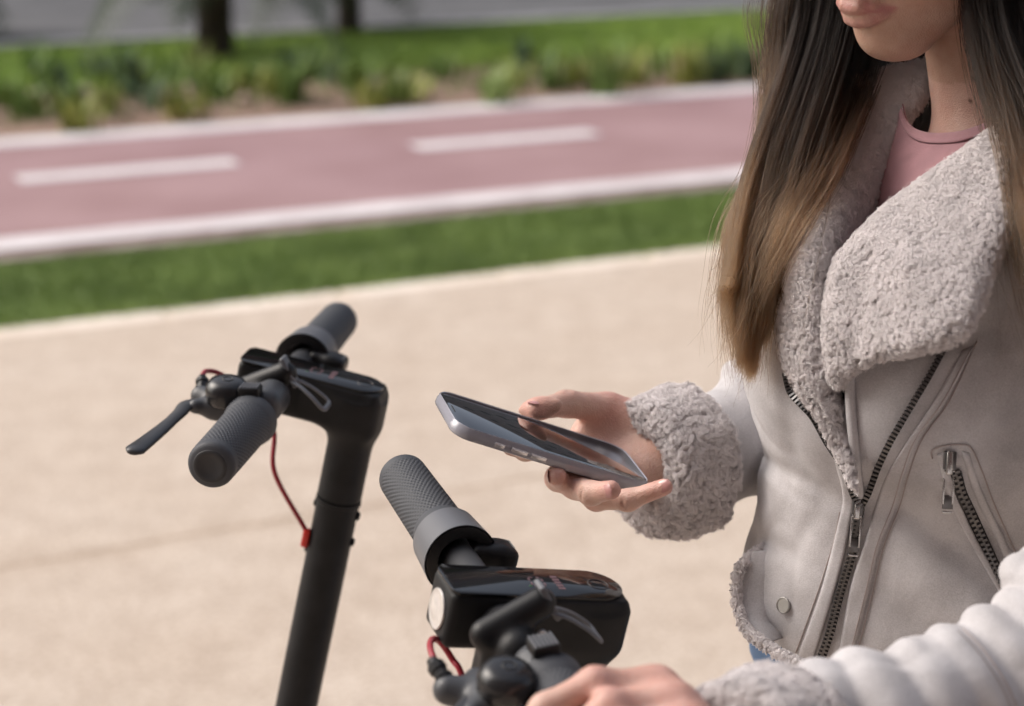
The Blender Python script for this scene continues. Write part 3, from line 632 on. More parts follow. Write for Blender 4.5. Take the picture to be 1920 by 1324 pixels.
    for dx, a0_, a1_ in ((0, -20, 150), (-.86, 20, 190)):
        c0 = np.array(wv(dx, 0, .108)); rows = []
        for t in np.linspace(math.radians(a0_), math.radians(a1_), 20):
            rows.append([c0+(fx*-math.cos(t)+fz*math.sin(t))*r_+fy*y_ for y_, r_ in ((-.034, .11), (-.03, .122), (0, .128), (.03, .122), (.034, .11), (.03, .119), (0, .125), (-.03, .119))])
        m_ = MB(); m_.grid(np.array(rows), True, True); P('fender', m_.me('fender'), blk)
    return T, R
far1 = unit([-.333, .943, 0]); far2 = unit([.058, .414, 0])
SC1, SR1 = scooter('electric_scooter', W(925, 1137, 1.15), far1, math.radians(-4.5), math.radians(-11), 'dark electric scooter with bell and display, its near grip under the woman\'s hand', 1)
SC2, SR2 = scooter('electric_scooter', W(531, 719, 1.54), far2, 0, math.radians(-12.5), 'dark electric scooter standing alone on the path, brake lever pointing left', 0)
O1 = W(925, 1137, 1.15)
def L1(x, y, z): return np.array(SR1 @ Vector((x, y, z)))+O1
def s(*a): pass
# ================================================================== PHONE
cA, cB, cC, cE = W(833, 730, 1.325), W(862, 805, 1.251), W(1222, 912, 1.300), W(1150, 835, 1.374)
pu = unit((cC-cB)+(cE-cA)); pw = (cA-cB)+(cE-cC); pw = unit(pw-pu*np.dot(pw, pu)); pn = np.cross(pu, pw); pc = (cA+cB+cC+cE)/4
if pn[2] < 0: pn = -pn
PL, PW_, PT = .157, .0765, .0088
PR = np.array([pu, pw, pn])
PHM = Matrix([[PR[j][i] for j in range(3)] for i in range(3)])
def PH(u, w, n): return pc+pu*u+pw*w+pn*n
ph = empty('smartphone', pc-pn*.009, PHM, label='smartphone in a clear bumper case held in the woman\'s right hand', category='smartphone')
def rrect(L_, W2, r, n=8):
    out = []
    for cx, cy, a0 in ((L_/2-r, W2/2-r, 0), (-L_/2+r, W2/2-r, 90), (-L_/2+r, -W2/2+r, 180), (L_/2-r, -W2/2+r, 270)):
        for a in np.linspace(0, 90, n): t = math.radians(a0+a); out.append((cx+r*math.cos(t), cy+r*math.sin(t)))
    return out
c0_ = pc
m_ = MB(); m_.prism(rrect(PL-.004, PW_-.004, .0130), -.0075, -.0006, R=PR, c=c0_, bev=.0022); put('phone_body', autosmooth(m_.me('phone_body'), 50), mat('space_grey', (.22, .22, .25), .3, .9), ph)
m_ = MB(); m_.prism(rrect(PL-.0052, PW_-.0052, .0125), -.0005, .0004, R=PR, c=c0_, bev=.0003); scr = put('screen', m_.me('screen'), mat('screen_glass', (.006, .005, .006), .03, coat=1, spec=.9), ph)
m_ = MB(); m_.box(PH(-PL/2+.0062, .0, .0005), (.0010, .012, .0002), R=PR); put('earpiece', m_.me('earpiece', False), mat('ear_mesh', (.05, .05, .05), .6), scr)
# clear bumper: ring with rounded outer wall
rows = []
prof = [(0.0, .0006), (.0008, .0011), (.0016, .0004), (.0017, -.0012), (.0024, -.0022), (.0024, -.0060), (.0014, -.0078), (-.0004, -.0086), (-.0050, -.0088), (-.0050, -.0082), (.0002, -.0080), (.0003, 0.0)]
base_ = np.array(rrect(PL-.0046, PW_-.0046, .0128, 10)); nr = np.roll(base_, -1, 0)-np.roll(base_, 1, 0); nr = np.stack([nr[:, 1], -nr[:, 0]], 1); nr /= np.linalg.norm(nr, axis=1)[:, None]
rows = np.array([[PH(*(base_[i]+nr[i]*o_), z_) for o_, z_ in prof] for i in range(len(base_))]+[[PH(*(base_[0]+nr[0]*o_), z_) for o_, z_ in prof]])
m_ = MB(); m_.grid(rows, True, False); cs = put('case', autosmooth(m_.me('case'), 60), mat('clear_case', (.44, .44, .50), .10, trans=.3, coat=.6, spec=.6, ior=1.4), ph)
for u_, l_ in ((-.0435, .0075), (-.0280, .0125), (-.0130, .0120)):
    m_ = MB(); m_.box(PH(u_, -PW_/2-.0004, -.0040), (l_, .0018, .0032), R=PR, bev=.0006); put('button', m_.me('button'), mat('case_button', (.75, .74, .76), .2, .6), cs)
# ================================================================== WOMAN
skin = bpy.data.materials.new('skin'); skin.use_nodes = True
_n, _l = skin.node_tree.nodes, skin.node_tree.links; _b = _n['Principled BSDF']
_a = _n.new('ShaderNodeAttribute'); _a.attribute_name = 'tint'
_t = _n.new('ShaderNodeTexNoise'); _t.inputs['Scale'].default_value = 85; _t.inputs['Detail'].default_value = 6
_tc = _n.new('ShaderNodeTexCoord'); _l.new(_tc.outputs['Object'], _t.inputs['Vector'])
_r = _n.new('ShaderNodeValToRGB'); _r.color_ramp.elements[0].position = .3; _r.color_ramp.elements[1].position = .7
_r.color_ramp.elements[0].color = (.88, .80, .77, 1); _r.color_ramp.elements[1].color = (1, 1, 1, 1); _l.new(_t.outputs[0], _r.inputs[0])
_m = _n.new('ShaderNodeMix'); _m.data_type = 'RGBA'; _m.blend_type = 'MULTIPLY'; _m.inputs[0].default_value = 1
_l.new(_a.outputs['Color'], _m.inputs[6]); _l.new(_r.outputs[0], _m.inputs[7]); _l.new(_m.outputs[2], _b.inputs['Base Color'])
_b.inputs['Roughness'].default_value = .42; _b.inputs['Specular IOR Level'].default_value = .4
_b.inputs['Subsurface Weight'].default_value = .18; _b.inputs['Subsurface Radius'].default_value = (1, .35, .2); _b.inputs['Subsurface Scale'].default_value = .005
_v = _n.new('ShaderNodeTexVoronoi'); _v.inputs['Scale'].default_value = 900; _l.new(_tc.outputs['Object'], _v.inputs['Vector'])
_t2 = _n.new('ShaderNodeTexNoise'); _t2.inputs['Scale'].default_value = 260; _t2.inputs['Detail'].default_value = 5; _l.new(_tc.outputs['Object'], _t2.inputs['Vector'])
_ad = _n.new('ShaderNodeMath'); _ad.operation = 'ADD'; _l.new(_v.outputs[0], _ad.inputs[0]); _l.new(_t2.outputs[0], _ad.inputs[1])
_u = _n.new('ShaderNodeBump'); _u.inputs['Strength'].default_value = .45; _u.inputs['Distance'].default_value = .0007; _l.new(_ad.outputs[0], _u.inputs['Height']); _l.new(_u.outputs[0], _b.inputs['Normal'])
SK = np.array([.60, .40, .335])
# head frame
al, be_ = math.radians(35), math.radians(25); Fh = np.array([-math.cos(al), -math.sin(al), 0])
xh = Fh*math.cos(be_)+np.array([0, 0, -math.sin(be_)]); zh = Fh*math.sin(be_)+np.array([0, 0, math.cos(be_)]); yh = np.cross(zh, xh)
HR = np.array([xh, yh, zh]); mouth_l = np.array([.100, 0, -.070]); HO = W(1596, 28, 1.25)-mouth_l@HR
def H(x, y, z): return HO+np.array([x, y, z])@HR
ops = [('u', ell(H(-.012, 0, .028), (.094, .072, .084), HR), .01), ('u', ell(H(.030, 0, -.030), (.058, .056, .075), HR), .03)]
for sg in (-1, 1):
    ops += [('u', cone(H(.004, sg*.048, -.060), H(.064, sg*.013, -.1015), .020, .0165), .025), ('u', ell(H(.050, sg*.034, -.040), (.030, .024, .034), HR), .02)]
ops += [('u', ell(H(.062, 0, -.066), (.030, .032, .030), HR), .02), ('u', ell(H(.0730, 0, -.0995), (.0165, .0185, .0145), HR), .016)]
ops += [('u', cone(H(.086, 0, .012), H(.110, 0, -.027), .0075, .0095), .012), ('u', ell(H(.096, .010, -.034), (.011, .008, .008), HR), .006), ('u', ell(H(.096, -.010, -.034), (.011, .008, .008), HR), .006)]
for sg in (-1, 1):
    ops += [('s', ell(H(.092, sg*.032, .002), (.016, .018, .012), HR), .02), ('u', ell(H(.071, sg*.031, .001), (.0135, .015, .0125), HR), .004), ('u', cone(H(.086, sg*.014, .020), H(.076, sg*.048, .022), .007, .006), .014)]
    ops += [('u', ell(H(-.005, sg*.074, -.005), (.014, .006, .028), HR), .008)]
# lips: outer roll of the mouth along the arch of the teeth
up_l = [(.0972, 0, -.0656, .0047), (.0962, .007, -.0650, .0050), (.0912, .016, -.0668, .0040), (.0835, .0245, -.0700, .0022)]
lo_l = [(.0948, 0, -.0764, .0058), (.0933, .008, -.0760, .0056), (.0888, .0165, -.0742, .0040), (.0830, .0240, -.0712, .0020)]
for L_ in (up_l, lo_l):
    for sg in (-1, 1):
        for a, b in zip(L_, L_[1:]): ops.append(('u', cone(H(a[0], sg*a[1], a[2]), H(b[0], sg*b[1], b[2]), a[3], b[3]), .0032))
for sg in (-1, 1):
    ops.append(('s', cone(H(.1045, 0, -.0708), H(.0990, sg*.012, -.0702), .0010, .0010), .0022)); ops.append(('s', cone(H(.0990, sg*.012, -.0702), H(.0850, sg*.0262, -.0712), .0010, .0012), .0026))
ops.append(('s', cone(H(.1035, 0, -.052), H(.1050, 0, -.060), .0022, .0022), .005))
NB = W(1905, 330, 1.335); ops.append(('u', cone(H(-.042, 0, -.055), NB, .050, .054), .016)); ops.append(('u', cone(NB, NB+[-.01, .0, -.08], .055, .09), .03))
# trunk
TC = np.array([.362, 1.287]); lat = np.array([math.sin(math.radians(40)), -math.cos(math.radians(40)), 0])
def TP(l_, f_, z): fwd_ = np.array([-lat[1]*-1, 0, 0]); d = np.array([TC[0], TC[1], z])+lat*l_+np.array([lat[1], -lat[0], 0])*f_; return d
ops += [('u', cone(TP(-.03, 0, 1.24), TP(-.03, 0, 1.02), .095, .085), .04), ('u', cone(TP(.06, 0, 1.24), TP(.04, 0, 1.02), .09, .085), .04), ('u', cone(TP(-.04, 0, .98), TP(.04, 0, .98), .105, .105), .05)]
SHR, ELR, WRR = W(1570, 400, 1.44), W(1515, 800, 1.52), W(1286, 856, 1.402)
SHL, ELL, WRL = TP(.15, 0, 1.31), W(2070, 1255, 1.10), W(1360, 1470, .985)
ops += [('u', cone(TP(-.06, 0, 1.26), SHR, .05, .045), .03), ('u', cone(SHR, ELR, .042, .036), .03), ('u', cone(ELR, W(1360, 838, 1.455), .036, .032), .02), ('u', cone(W(1360, 838, 1.455), WRR, .032, .0245), .02)]
ops += [('u', cone(TP(.08, 0, 1.29), SHL, .05, .045), .03), ('u', cone(SHL, ELL, .042, .038), .03), ('u', cone(ELL, WRL, .038, .0245), .02)]
for sg in (-1, 1):
    ops += [('u', cone(TP(sg*.08, 0, .92), TP(sg*.08, .01, .50), .085, .052), .03), ('u', cone(TP(sg*.08, .01, .50), TP(sg*.085, -.01, .10), .050, .034), .02), ('u', cone(TP(sg*.085, -.01, .07), TP(sg*.09, .12, .035), .034, .026), .02)]
# ---- right hand, round the phone
def chain(P, R_, k=.006, k0=.01):
    for i in range(len(P)-1): ops.append(('u', cone(P[i], P[i+1], R_[i], R_[i+1]), k0 if i == 0 else k))
th = [W(1228, 832, 1.408), W(1140, 768, 1.404), W(1062, 757, 1.380), W(1006, 768, 1.352)]
ix = [W(1108, 822, 1.412), W(1035, 848, 1.376), W(985, 843, 1.338), W(958, 838, 1.305)]
md = [W(1100, 862, 1.392), W(1046, 897, 1.345), W(1047, 899, 1.312), W(1044, 893, 1.283)]
rg = [W(1118, 893, 1.368), W(1080, 912, 1.300), W(1108, 925, 1.272), W(1146, 919, 1.2535)]
pk = [W(1160, 917, 1.362), W(1118, 936, 1.306), W(1178, 938, 1.275), W(1246, 913, 1.262)]
chain(th, (.0220, .0128, .0098, .0078), .006, .014)
ops.append(('u', ell(W(1014, 764, 1.354), (.0095, .0080, .0072), np.array([unit(th[3]-th[2]), unit(np.cross(th[3]-th[2], CF)), CF])), .005))
for c_, r_ in ((ix, (.0105, .0088, .0078, .0066)), (md, (.0105, .0090, .0080, .0070)), (rg, (.0105, .0088, .0080, .0070)), (pk, (.0100, .0080, .0072, .0062))): chain(c_, r_)
for c_, r_ in ((ix, .0125), (md, .0120), (rg, .0118), (pk, .0112)): ops.append(('u', cone(WRR+(c_[0]-WRR)*.12, c_[0], .0200, r_), .012))
ops.append(('u', ell((th[1]+ix[0])/2+CU*-.004, (.016, .012, .012)), .014))
ops.append(('u', ell(W(1188, 798, 1.414), (.027, .018, .020)), .012))
def groove(p, ax_, n_, w_, r_=.0006):   # a skin crease across a finger on the side n_
    s_ = unit(np.cross(ax_, n_)); ops.append(('s', cone(p-s_*w_+n_*0, p+s_*w_, r_, r_), .0012))
for q_, c_, j, rr_, sd_ in ((0, th, 2, .0098, CU), (.0024, th, 2, .0098, CU), (-.0026, th, 2, .0097, CU), (0, rg, 2, .0080, -CF), (.0018, rg, 2, .0080, -CF), (0, pk, 2, .0072, -CF), (.0018, pk, 2, .0072, -CF)):
    a_ = unit(c_[j+1]-c_[j-1]); n_ = unit((sd_-CF*.6)-a_*np.dot(sd_-CF*.6, a_)); groove(c_[j]+a_*q_+n_*rr_*.97, a_, n_, .0035)
# ---- left hand, over the grip and reaching for the lever
GA = L1(0, .115, 0); GB = L1(0, .215, 0)
def LH(x, y, z): return L1(x-.004, y+.041, z-.003)
kn = {'ix': .118, 'md': .141, 'rg': .163, 'pk': .184}
lh = {'ix': [LH(-.030, .122, .036), LH(.006, .117, .037), LH(.032, .116, .020), LH(.044, .117, .000)],
      'md': [LH(-.032, .143, .036), LH(.006, .140, .036), LH(.028, .140, .014), LH(.024, .140, -.010)],
      'rg': [LH(-.032, .164, .033), LH(.004, .162, .034), LH(.026, .162, .012), LH(.021, .162, -.010)],
      'pk': [LH(-.030, .184, .028), LH(.002, .183, .030), LH(.023, .183, .010), LH(.018, .183, -.010)]}
for kk, c_ in lh.items():
    r0_ = .0100 if kk != 'pk' else .0090; chain(c_, (r0_+.0008, r0_-.0012, r0_-.002, r0_-.003), .006)
    ops.append(('u', cone(WRL+(c_[0]-WRL)*.15, c_[0], .0205, r0_+.0018), .014))
chain([LH(-.045, .140, .010), LH(-.030, .118, -.010), LH(-.010, .105, -.022), LH(.010, .102, -.024)], (.016, .0115, .0098, .0078), .006, .012)
body_f = blend(ops)
import time; _t0=time.time()
def squash(z): return np.where(z < .84, .84-(.84-z)*5, z)   # the legs, inside the trousers, need fewer rings
V, Q = nets(lambda P: body_f(np.column_stack([P[:, :2], squash(P[:, 2])])), (-.05, .80, .65), (.66, 1.62, 1.80), .0022, 14, 1.8); V[:, 2] = squash(V[:, 2])
print('body', len(V), time.time()-_t0)
me = mesh('person', V, Q)
lc = (V-HO)@HR.T; col = np.tile(SK, (len(V), 1)).astype(float)
facez = np.linalg.norm(V-HO, axis=1) < .16; col[facez] = np.array([.50, .335, .26])
def lipd(L_):
    d = np.full(len(V), 1.)
    for sg in (-1, 1):
        for a, b in zip(L_, L_[1:]):
            p, q = np.array([a[0], sg*a[1], a[2]]), np.array([b[0], sg*b[1], b[2]]); ba = q-p; t = np.clip(((lc-p)@ba)/(ba@ba), 0, 1); d = np.minimum(d, np.linalg.norm(lc-p-t[:, None]*ba, axis=1)-(a[3]+(b[3]-a[3])*t))
    return d
ld = np.minimum(lipd(up_l), lipd(lo_l)); w_ = np.clip((.0012-ld)/.0012, 0, 1)[:, None]*(lc[:, 0] > .07)[:, None]; col = col*(1-w_)+np.array([.42, .185, .18])*w_
for P_, r_ in [(c_[j], .010) for c_ in (ix, md, rg, pk, th) for j in (1, 3)]+[(lh[k_][0], .016) for k_ in lh]+[(lh[k_][1], .012) for k_ in lh]+[(th[1], .018)]:
    w_ = np.exp(-np.sum((V-P_)**2, 1)/(2*(r_*.75)**2))[:, None]*.55; col = col*(1-w_)+np.array([.60, .27, .24])*w_
hand_w = (np.linalg.norm(V-WRR, axis=1) < .16)
at = me.color_attributes.new('tint', 'FLOAT_COLOR', 'POINT'); at.data.foreach_set('color', np.hstack([col, np.ones((len(V), 1))]).astype(np.float32).ravel())
PERSON = put('person', me, skin, label='woman with long brown hair in a pale fleece-lined jacket, looking down at a phone', category='person')
smo = PERSON.modifiers.new('smooth', 'SMOOTH'); smo.factor = .5; smo.iterations = 2
mx, my, md_ = (lambda q: (960+F*(q@CR)/(q@CF), 662-F*(q@CU)/(q@CF), q@CF))(V-np.array([0, 0, CAMH])); sp_ = (np.hypot(mx-1819, my-190) < 2.6) & (md_ < 1.33)
if sp_.any(): col[sp_] = (.12, .06, .045); at.data.foreach_set('color', np.hstack([col, np.ones((len(V), 1))]).astype(np.float32).ravel())
# fingernails
nailm = mat('nail', (.50, .25, .235), .28, coat=.4)
def nail(tip, prev, out, w=.0052, l_=.0062, lift=.0066, rr=None):
    ax = unit(tip-prev); o_ = unit(out-ax*np.dot(out, ax)); sd_ = np.cross(ax, o_); rows = []
    for i in range(9):
        t = -1+2*i/8; row = []
        for j in range(9):
            u_ = -1+2*j/8; rr_ = math.sqrt(max(0, 1-abs(t)**3)); a = u_*rr_*.85
            row.append(tip+ax*(t*l_+.0015)+sd_*w*math.sin(a)*1.2+o_*(lift*(.28+.72*math.cos(a))-max(0, t)**2*.0012))
        rows.append(row)
    m_ = MB(); m_.grid(np.array(rows)); put('fingernail', m_.me('nail'), nailm, PERSON)
cam0 = np.array([0, 0, CAMH])
def tocam(p): return unit(cam0-p)
nail(th[3], th[2], unit(CU+tocam(th[3])*.15), .0058, .0070, .0072)
nail(rg[3], rg[2], unit(tocam(rg[3])+CU*-.05), .0052, .0058, .0066)
nail(pk[3], pk[2], unit(tocam(pk[3])+CU*.15), .0046, .0056, .0058)
nail(md[3], md[2]+CR*.004-CF*.004, unit(-CR+tocam(md[3])*.35), .0050, .0055, .0066)
# ------------------------------------------------------------------ JACKET
suede = bpy.data.materials.new('suede'); suede.use_nodes = True
_n, _l = suede.node_tree.nodes, suede.node_tree.links; _b = _n['Principled BSDF']; _tc = _n.new('ShaderNodeTexCoord')
def _noise(sc, d=5):
    t = _n.new('ShaderNodeTexNoise'); t.inputs['Scale'].default_value = sc; t.inputs['Detail'].default_value = d; _l.new(_tc.outputs['Object'], t.inputs['Vector']); return t.outputs[0]
_r = _n.new('ShaderNodeValToRGB'); _r.color_ramp.elements[0].position = .38; _r.color_ramp.elements[1].position = .62
_r.color_ramp.elements[0].color = (.40, .385, .395, 1); _r.color_ramp.elements[1].color = (.54, .525, .54, 1)
_a1 = _n.new('ShaderNodeMath'); _a1.operation = 'MULTIPLY_ADD'; _l.new(_noise(26, 8), _a1.inputs[0]); _a1.inputs[1].default_value = .6
_a2 = _n.new('ShaderNodeMath'); _a2.operation = 'MULTIPLY'; _l.new(_noise(900, 2), _a2.inputs[0]); _a2.inputs[1].default_value = .4
_l.new(_a2.outputs[0], _a1.inputs[2]); _l.new(_a1.outputs[0], _r.inputs[0]); _l.new(_r.outputs[0], _b.inputs['Base Color'])
_b.inputs['Roughness'].default_value = .95; _b.inputs['Specular IOR Level'].default_value = .15; _b.inputs['Sheen Weight'].default_value = .08; _b.inputs['Sheen Roughness'].default_value = .4
_u = _n.new('ShaderNodeBump'); _u.inputs['Strength'].default_value = .5; _u.inputs['Distance'].default_value = .0006; _l.new(_noise(1100, 4), _u.inputs['Height'])
_u2 = _n.new('ShaderNodeBump'); _u2.inputs['Strength'].default_value = .35; _u2.inputs['Distance'].default_value = .004; _l.new(_noise(38, 4), _u2.inputs['Height']); _l.new(_u2.outputs[0], _u.inputs['Normal']); _l.new(_u.outputs[0], _b.inputs['Normal'])
fleece = mat('fleece', (.735, .70, .705), .95, spec=.1, var=.08, vscale=60)
fleece_base = mat('fleece_base', (.70, .66, .655), 1, spec=.05, bump=.6, bscale=300)
tape = mat('zip_tape', (.045, .042, .042), .8); toothm = mat('zip_metal', (.15, .145, .145), .30, .9); chrome = mat('pull_metal', (.50, .49, .48), .2, 1)
JK = empty('jacket', (TC[0], TC[1], 1.1)); JK.parent = PERSON
# torso: rings by height, left outline taken from where the jacket stands
TD = 1.34
prof = [(225, 1760, .05), (250, 1690, .07), (300, 1590, .09), (340, 1500, .105), (400, 1442, .125), (500, 1412, .142), (600, 1403, .150), (700, 1400, .150), (780, 1415, .143), (870, 1449, .128), (920, 1441, .127), (1000, 1440, .132), (1040, 1434, .136), (1100, 1415, .143), (1150, 1410, .147), (1190, 1415, .148), (1215, 1418, .148)]
pz = np.array([W(x, y, TD)[2] for y, x, b in prof]); pa = np.array([TC[0]-W(x, y, TD)[0] for y, x, b in prof]); pb = np.array([b for y, x, b in prof])
zs = np.linspace(pz[0], pz[-1], 190); PP = crom(np.stack([pz, pa, pb], 1), 600); o_ = np.argsort(PP[:, 0]); az = np.interp(zs, PP[o_, 0], PP[o_, 1]); bz = np.interp(zs, PP[o_, 0], PP[o_, 2])
ths = np.linspace(0, 2*np.pi, 300, endpoint=False)
X = TC[0]-az[:, None]*np.cos(ths)[None]; Y = TC[1]-bz[:, None]*np.sin(ths)[None]; Z = np.repeat(zs[:, None], len(ths), 1)
TV = np.stack([X, Y, Z], -1).reshape(-1, 3); NN = np.stack([-np.cos(ths)[None]/az[:, None], -np.sin(ths)[None]/bz[:, None], 0*X], -1).reshape(-1, 3); NN /= np.linalg.norm(NN, axis=1)[:, None]
def proj(P):
    q = P-cam0; D = q@CF; return 960+F*(q@CR)/D, 662-F*(q@CU)/D, D
px_, py_, D_ = proj(TV); front = (NN@np.array([0, -1, 0]) > -.25)
disp = np.zeros(len(TV))
def gz(x, y, sx, sy, a, ang=0):
    c, s_ = math.cos(math.radians(ang)), math.sin(math.radians(ang)); dx, dy = px_-x, py_-y
    return a*np.exp(-((dx*c+dy*s_)/sx)**2/2-((-dx*s_+dy*c)/sy)**2/2)*front
disp += gz(1700, 800, 95, 120, .016)+gz(1480, 760, 50, 90, .007)+gz(1530, 960, 45, 80, .008)+gz(1560, 1090, 60, 60, .006)
disp += gz(1760, 1010, 120, 16, -.006, 38)+gz(1800, 1120, 120, 45, .010, 30)+gz(1880, 960, 60, 26, .006, 40)+gz(1470, 880, 60, 12, -.005, 25)+gz(1500, 900, 40, 10, .004, 30)
disp += gz(1490, 830, 60, 9, -.0035, 55)+gz(1520, 1000, 60, 12, -.002, -60)+gz(1700, 930, 26, 80, -.003, 20)+gz(1850, 760, 30, 110, .006, 15)+gz(1880, 620, 22, 120, -.008, 18)+gz(1440, 1020, 40, 14, -.004, 20)
disp += -np.clip(.10-np.abs(vnoise(TV*[1, 1, .7]+vnoise(TV, 15, 8)[:, None]*.03, 16, 31)-.5), 0, 1)*.022*front+(vnoise(TV, 22, 3)-.5)*.006+(vnoise(TV, 60, 5)-.5)*.0016
TV = TV+NN*disp[:, None]
nz, nt = len(zs), len(ths); idx = np.arange(nz*nt).reshape(nz, nt); TQ = np.stack([idx[:-1], idx[1:], np.roll(idx, -1, 1)[1:], np.roll(idx, -1, 1)[:-1]], -1).reshape(-1, 4)
bv = BVHTree.FromPolygons([tuple(v) for v in TV], [tuple(map(int, q)) for q in TQ])
def hit(px, py):
    d = Vector(W(px, py, 1)-cam0); L_ = d.length; r_ = bv.ray_cast(Vector(cam0), d/L_)
    return (r_[3]/L_, np.array(r_[0])) if r_[0] is not None else (None, None)
def tD(px, py, default=1.33):
    h = hit(px, py)[0]; return h if h else default
def tDs(px, py):
    for k in range(0, 400, 8):
        h = hit(px+k, py)[0]
        if h: return h+.0004*k
    return 1.33
def inpoly(x, y, poly):
    r = np.zeros(len(x), bool); n = len(poly)
    for i in range(n):
        (x1, y1), (x2, y2) = poly[i], poly[(i+1) % n]; c = ((y1 > y) != (y2 > y)) & (x < (x2-x1)*(y-y1)/((y2-y1) or 1e-9)+x1); r ^= c
    return r
Vcut = [(1400, 40), (2000, 40), (1990, 230), (1885, 300), (1760, 400), (1660, 520), (1600, 640), (1592, 720), (1603, 800), (1606, 900), (1600, 925), (1585, 880), (1560, 780), (1530, 640), (1510, 500), (1525, 400), (1440, 330)]
qx, qy, qd = proj(TV[TQ].mean(1)); fr_ = front[TQ].all(1); keepf = ~(inpoly(qx, qy, Vcut) & fr_) & ~((~fr_) & (TV[TQ].mean(1)[:, 2] > 1.26))
shell = put('jacket_body', mesh('jacket_body', TV, TQ[keepf]), suede, JK)
so = shell.modifiers.new('thick', 'SOLIDIFY'); so.thickness = .006; so.offset = -1
def rbf(pts):
    p = np.array([q[:2] for q in pts], float)/200; d = np.array([q[2] for q in pts]); n = len(p)
    K = np.linalg.norm(p[:, None]-p[None], axis=2); A = np.zeros((n+3, n+3)); A[:n, :n] = K; A[:n, n] = 1; A[:n, n+1:] = p; A[n, :n] = 1; A[n+1:, :n] = p.T
    w = np.linalg.solve(A, np.r_[d, 0, 0, 0])
    return lambda x, y: float(np.linalg.norm(np.array([x, y])/200-p, axis=1)@w[:n]+w[n]+w[n+1]*x/200+w[n+2]*y/200)
def pad(nm, Lc, Rc, nU, nV, Df, thick, m, par, back=.004, pw=4, vp=None, rag=0, link=True):
    Lp, Rp = even(crom(Lc, 300), nV), even(crom(Rc, 300), nV); fr, bk = np.zeros((nV, nU, 3)), np.zeros((nV, nU, 3))
    for i in range(nV):
        v = 2*i/(nV-1)-1; fv = (1-abs(v)**(vp or pw)) if vp != 0 else 1
        for j in range(nU):
            u_ = j/(nU-1); s_ = 2*u_-1; x, y = Lp[i]*(1-u_)+Rp[i]*u_; f = math.sqrt(max(0, (1-abs(s_)**pw)*fv)); D = Df(x, y); fr[i, j] = W(x, y, D-thick*f-.0002); bk[i, j] = W(x, y, D+back*f+.0002)
    a = np.arange(nV*nU).reshape(nV, nU); b = a+nV*nU
    g = lambda a_: np.stack([a_[:-1, :-1], a_[1:, :-1], a_[1:, 1:], a_[:-1, 1:]], -1).reshape(-1, 4)
    st = [np.stack([a[:-1, 0], b[:-1, 0], b[1:, 0], a[1:, 0]], -1), np.stack([a[1:, -1], b[1:, -1], b[:-1, -1], a[:-1, -1]], -1), np.stack([a[0, 1:], b[0, 1:], b[0, :-1], a[0, :-1]], -1), np.stack([a[-1, :-1], b[-1, :-1], b[-1, 1:], a[-1, 1:]], -1)]
    Vv = np.vstack([fr.reshape(-1, 3), bk.reshape(-1, 3)]); Fq = g(a); Qq = np.vstack([Fq, g(b)[:, ::-1]]+st)
    o = put(nm, mesh(nm, Vv, Qq), m, par) if link else None
    return Vv, Fq, o, Qq
lapD = rbf([(1861, 243, 1.215), (1892, 380, 1.172), (1861, 507, 1.150), (1800, 633, 1.138), (1722, 340, 1.232), (1600, 452, 1.245), (1548, 600, 1.245), (1566, 724, 1.235), (1700, 665, 1.165), (1700, 500, 1.185), (1800, 400, 1.19)])
ld_ = lambda x, y: min(lapD(x, y), tDs(x, y)-.006)
LV, LQ, lap, LA = pad('lapel', [(1861, 243), (1800, 288), (1722, 342), (1653, 396), (1598, 452), (1568, 492), (1551, 559), (1549, 628), (1557, 695), (1568, 722)],
    [(1868, 240), (1886, 285), (1892, 340), (1890, 420), (1858, 507), (1830, 587), (1795, 630), (1722, 652), (1653, 663), (1600, 688), (1572, 722)], 60, 70, ld_, .020, fleece_base, JK, back=.003, pw=5)
strD = rbf([(1745, 112, 1.375), (1600, 200, 1.350), (1674, 264, 1.335), (1560, 300, 1.315), (1500, 415, 1.290), (1632, 393, 1.305), (1455, 560, 1.310), (1545, 580, 1.275), (1470, 694, 1.285), (1560, 722, 1.262), (1530, 781, 1.252), (1580, 800, 1.250), (1596, 925, 1.222)])
def sd2(x, y):
    a = strD(x, y); h = (hit(x, y)[0] or 9)-.004; w = min(1, max(0, (1640-x)/130)); w = w*w*(3-2*w); return a-max(0, a-h)*w
SV, SQ, strp, SA = pad('lapel', [(1570, 150), (1535, 300), (1490, 415), (1462, 500), (1459, 560), (1464, 628), (1482, 694), (1534, 776), (1561, 826), (1590, 878), (1603, 922)],
    [(1778, 100), (1742, 165), (1684, 258), (1655, 330), (1632, 393), (1586, 472), (1562, 507), (1551, 590), (1564, 722), (1577, 767), (1592, 855), (1602, 922)], 34, 90, sd2, .012, fleece_base, JK, back=.003, pw=3)
# shirt
shD = rbf([(1700, 195, 1.335), (1715, 240, 1.315), (1757, 250, 1.293), (1810, 245, 1.272), (1862, 226, 1.258), (1640, 393, 1.300), (1720, 380, 1.262), (1800, 330, 1.245), (1580, 560, 1.320), (1700, 560, 1.25), (1900, 400, 1.23)])
cot = mat('pink_jersey', (.42, .225, .255), .95, sheen=.3, bump=.8, bscale=1800, var=.08, vscale=60)
pad('shirt', [(1686, 206), (1695, 228), (1708, 244), (1728, 254), (1757, 257), (1790, 255), (1820, 248), (1868, 230), (1900, 222)], [(1600, 430), (1580, 500), (1570, 600), (1600, 700), (1650, 720), (1700, 700), (1760, 640), (1850, 500), (1900, 420)], 40, 50, lambda x, y: shD(x, y)+.004+.0022*math.sin((x*.8+y*.55)/17+math.sin(y/31))*min(1, max(0, (y-250)/90)), .001, cot, PERSON, pw=12, back=.02)
nl = [(1692, 186), (1697, 208), (1708, 233), (1728, 246), (1757, 252), (1785, 251), (1815, 245), (1845, 234), (1872, 222)]
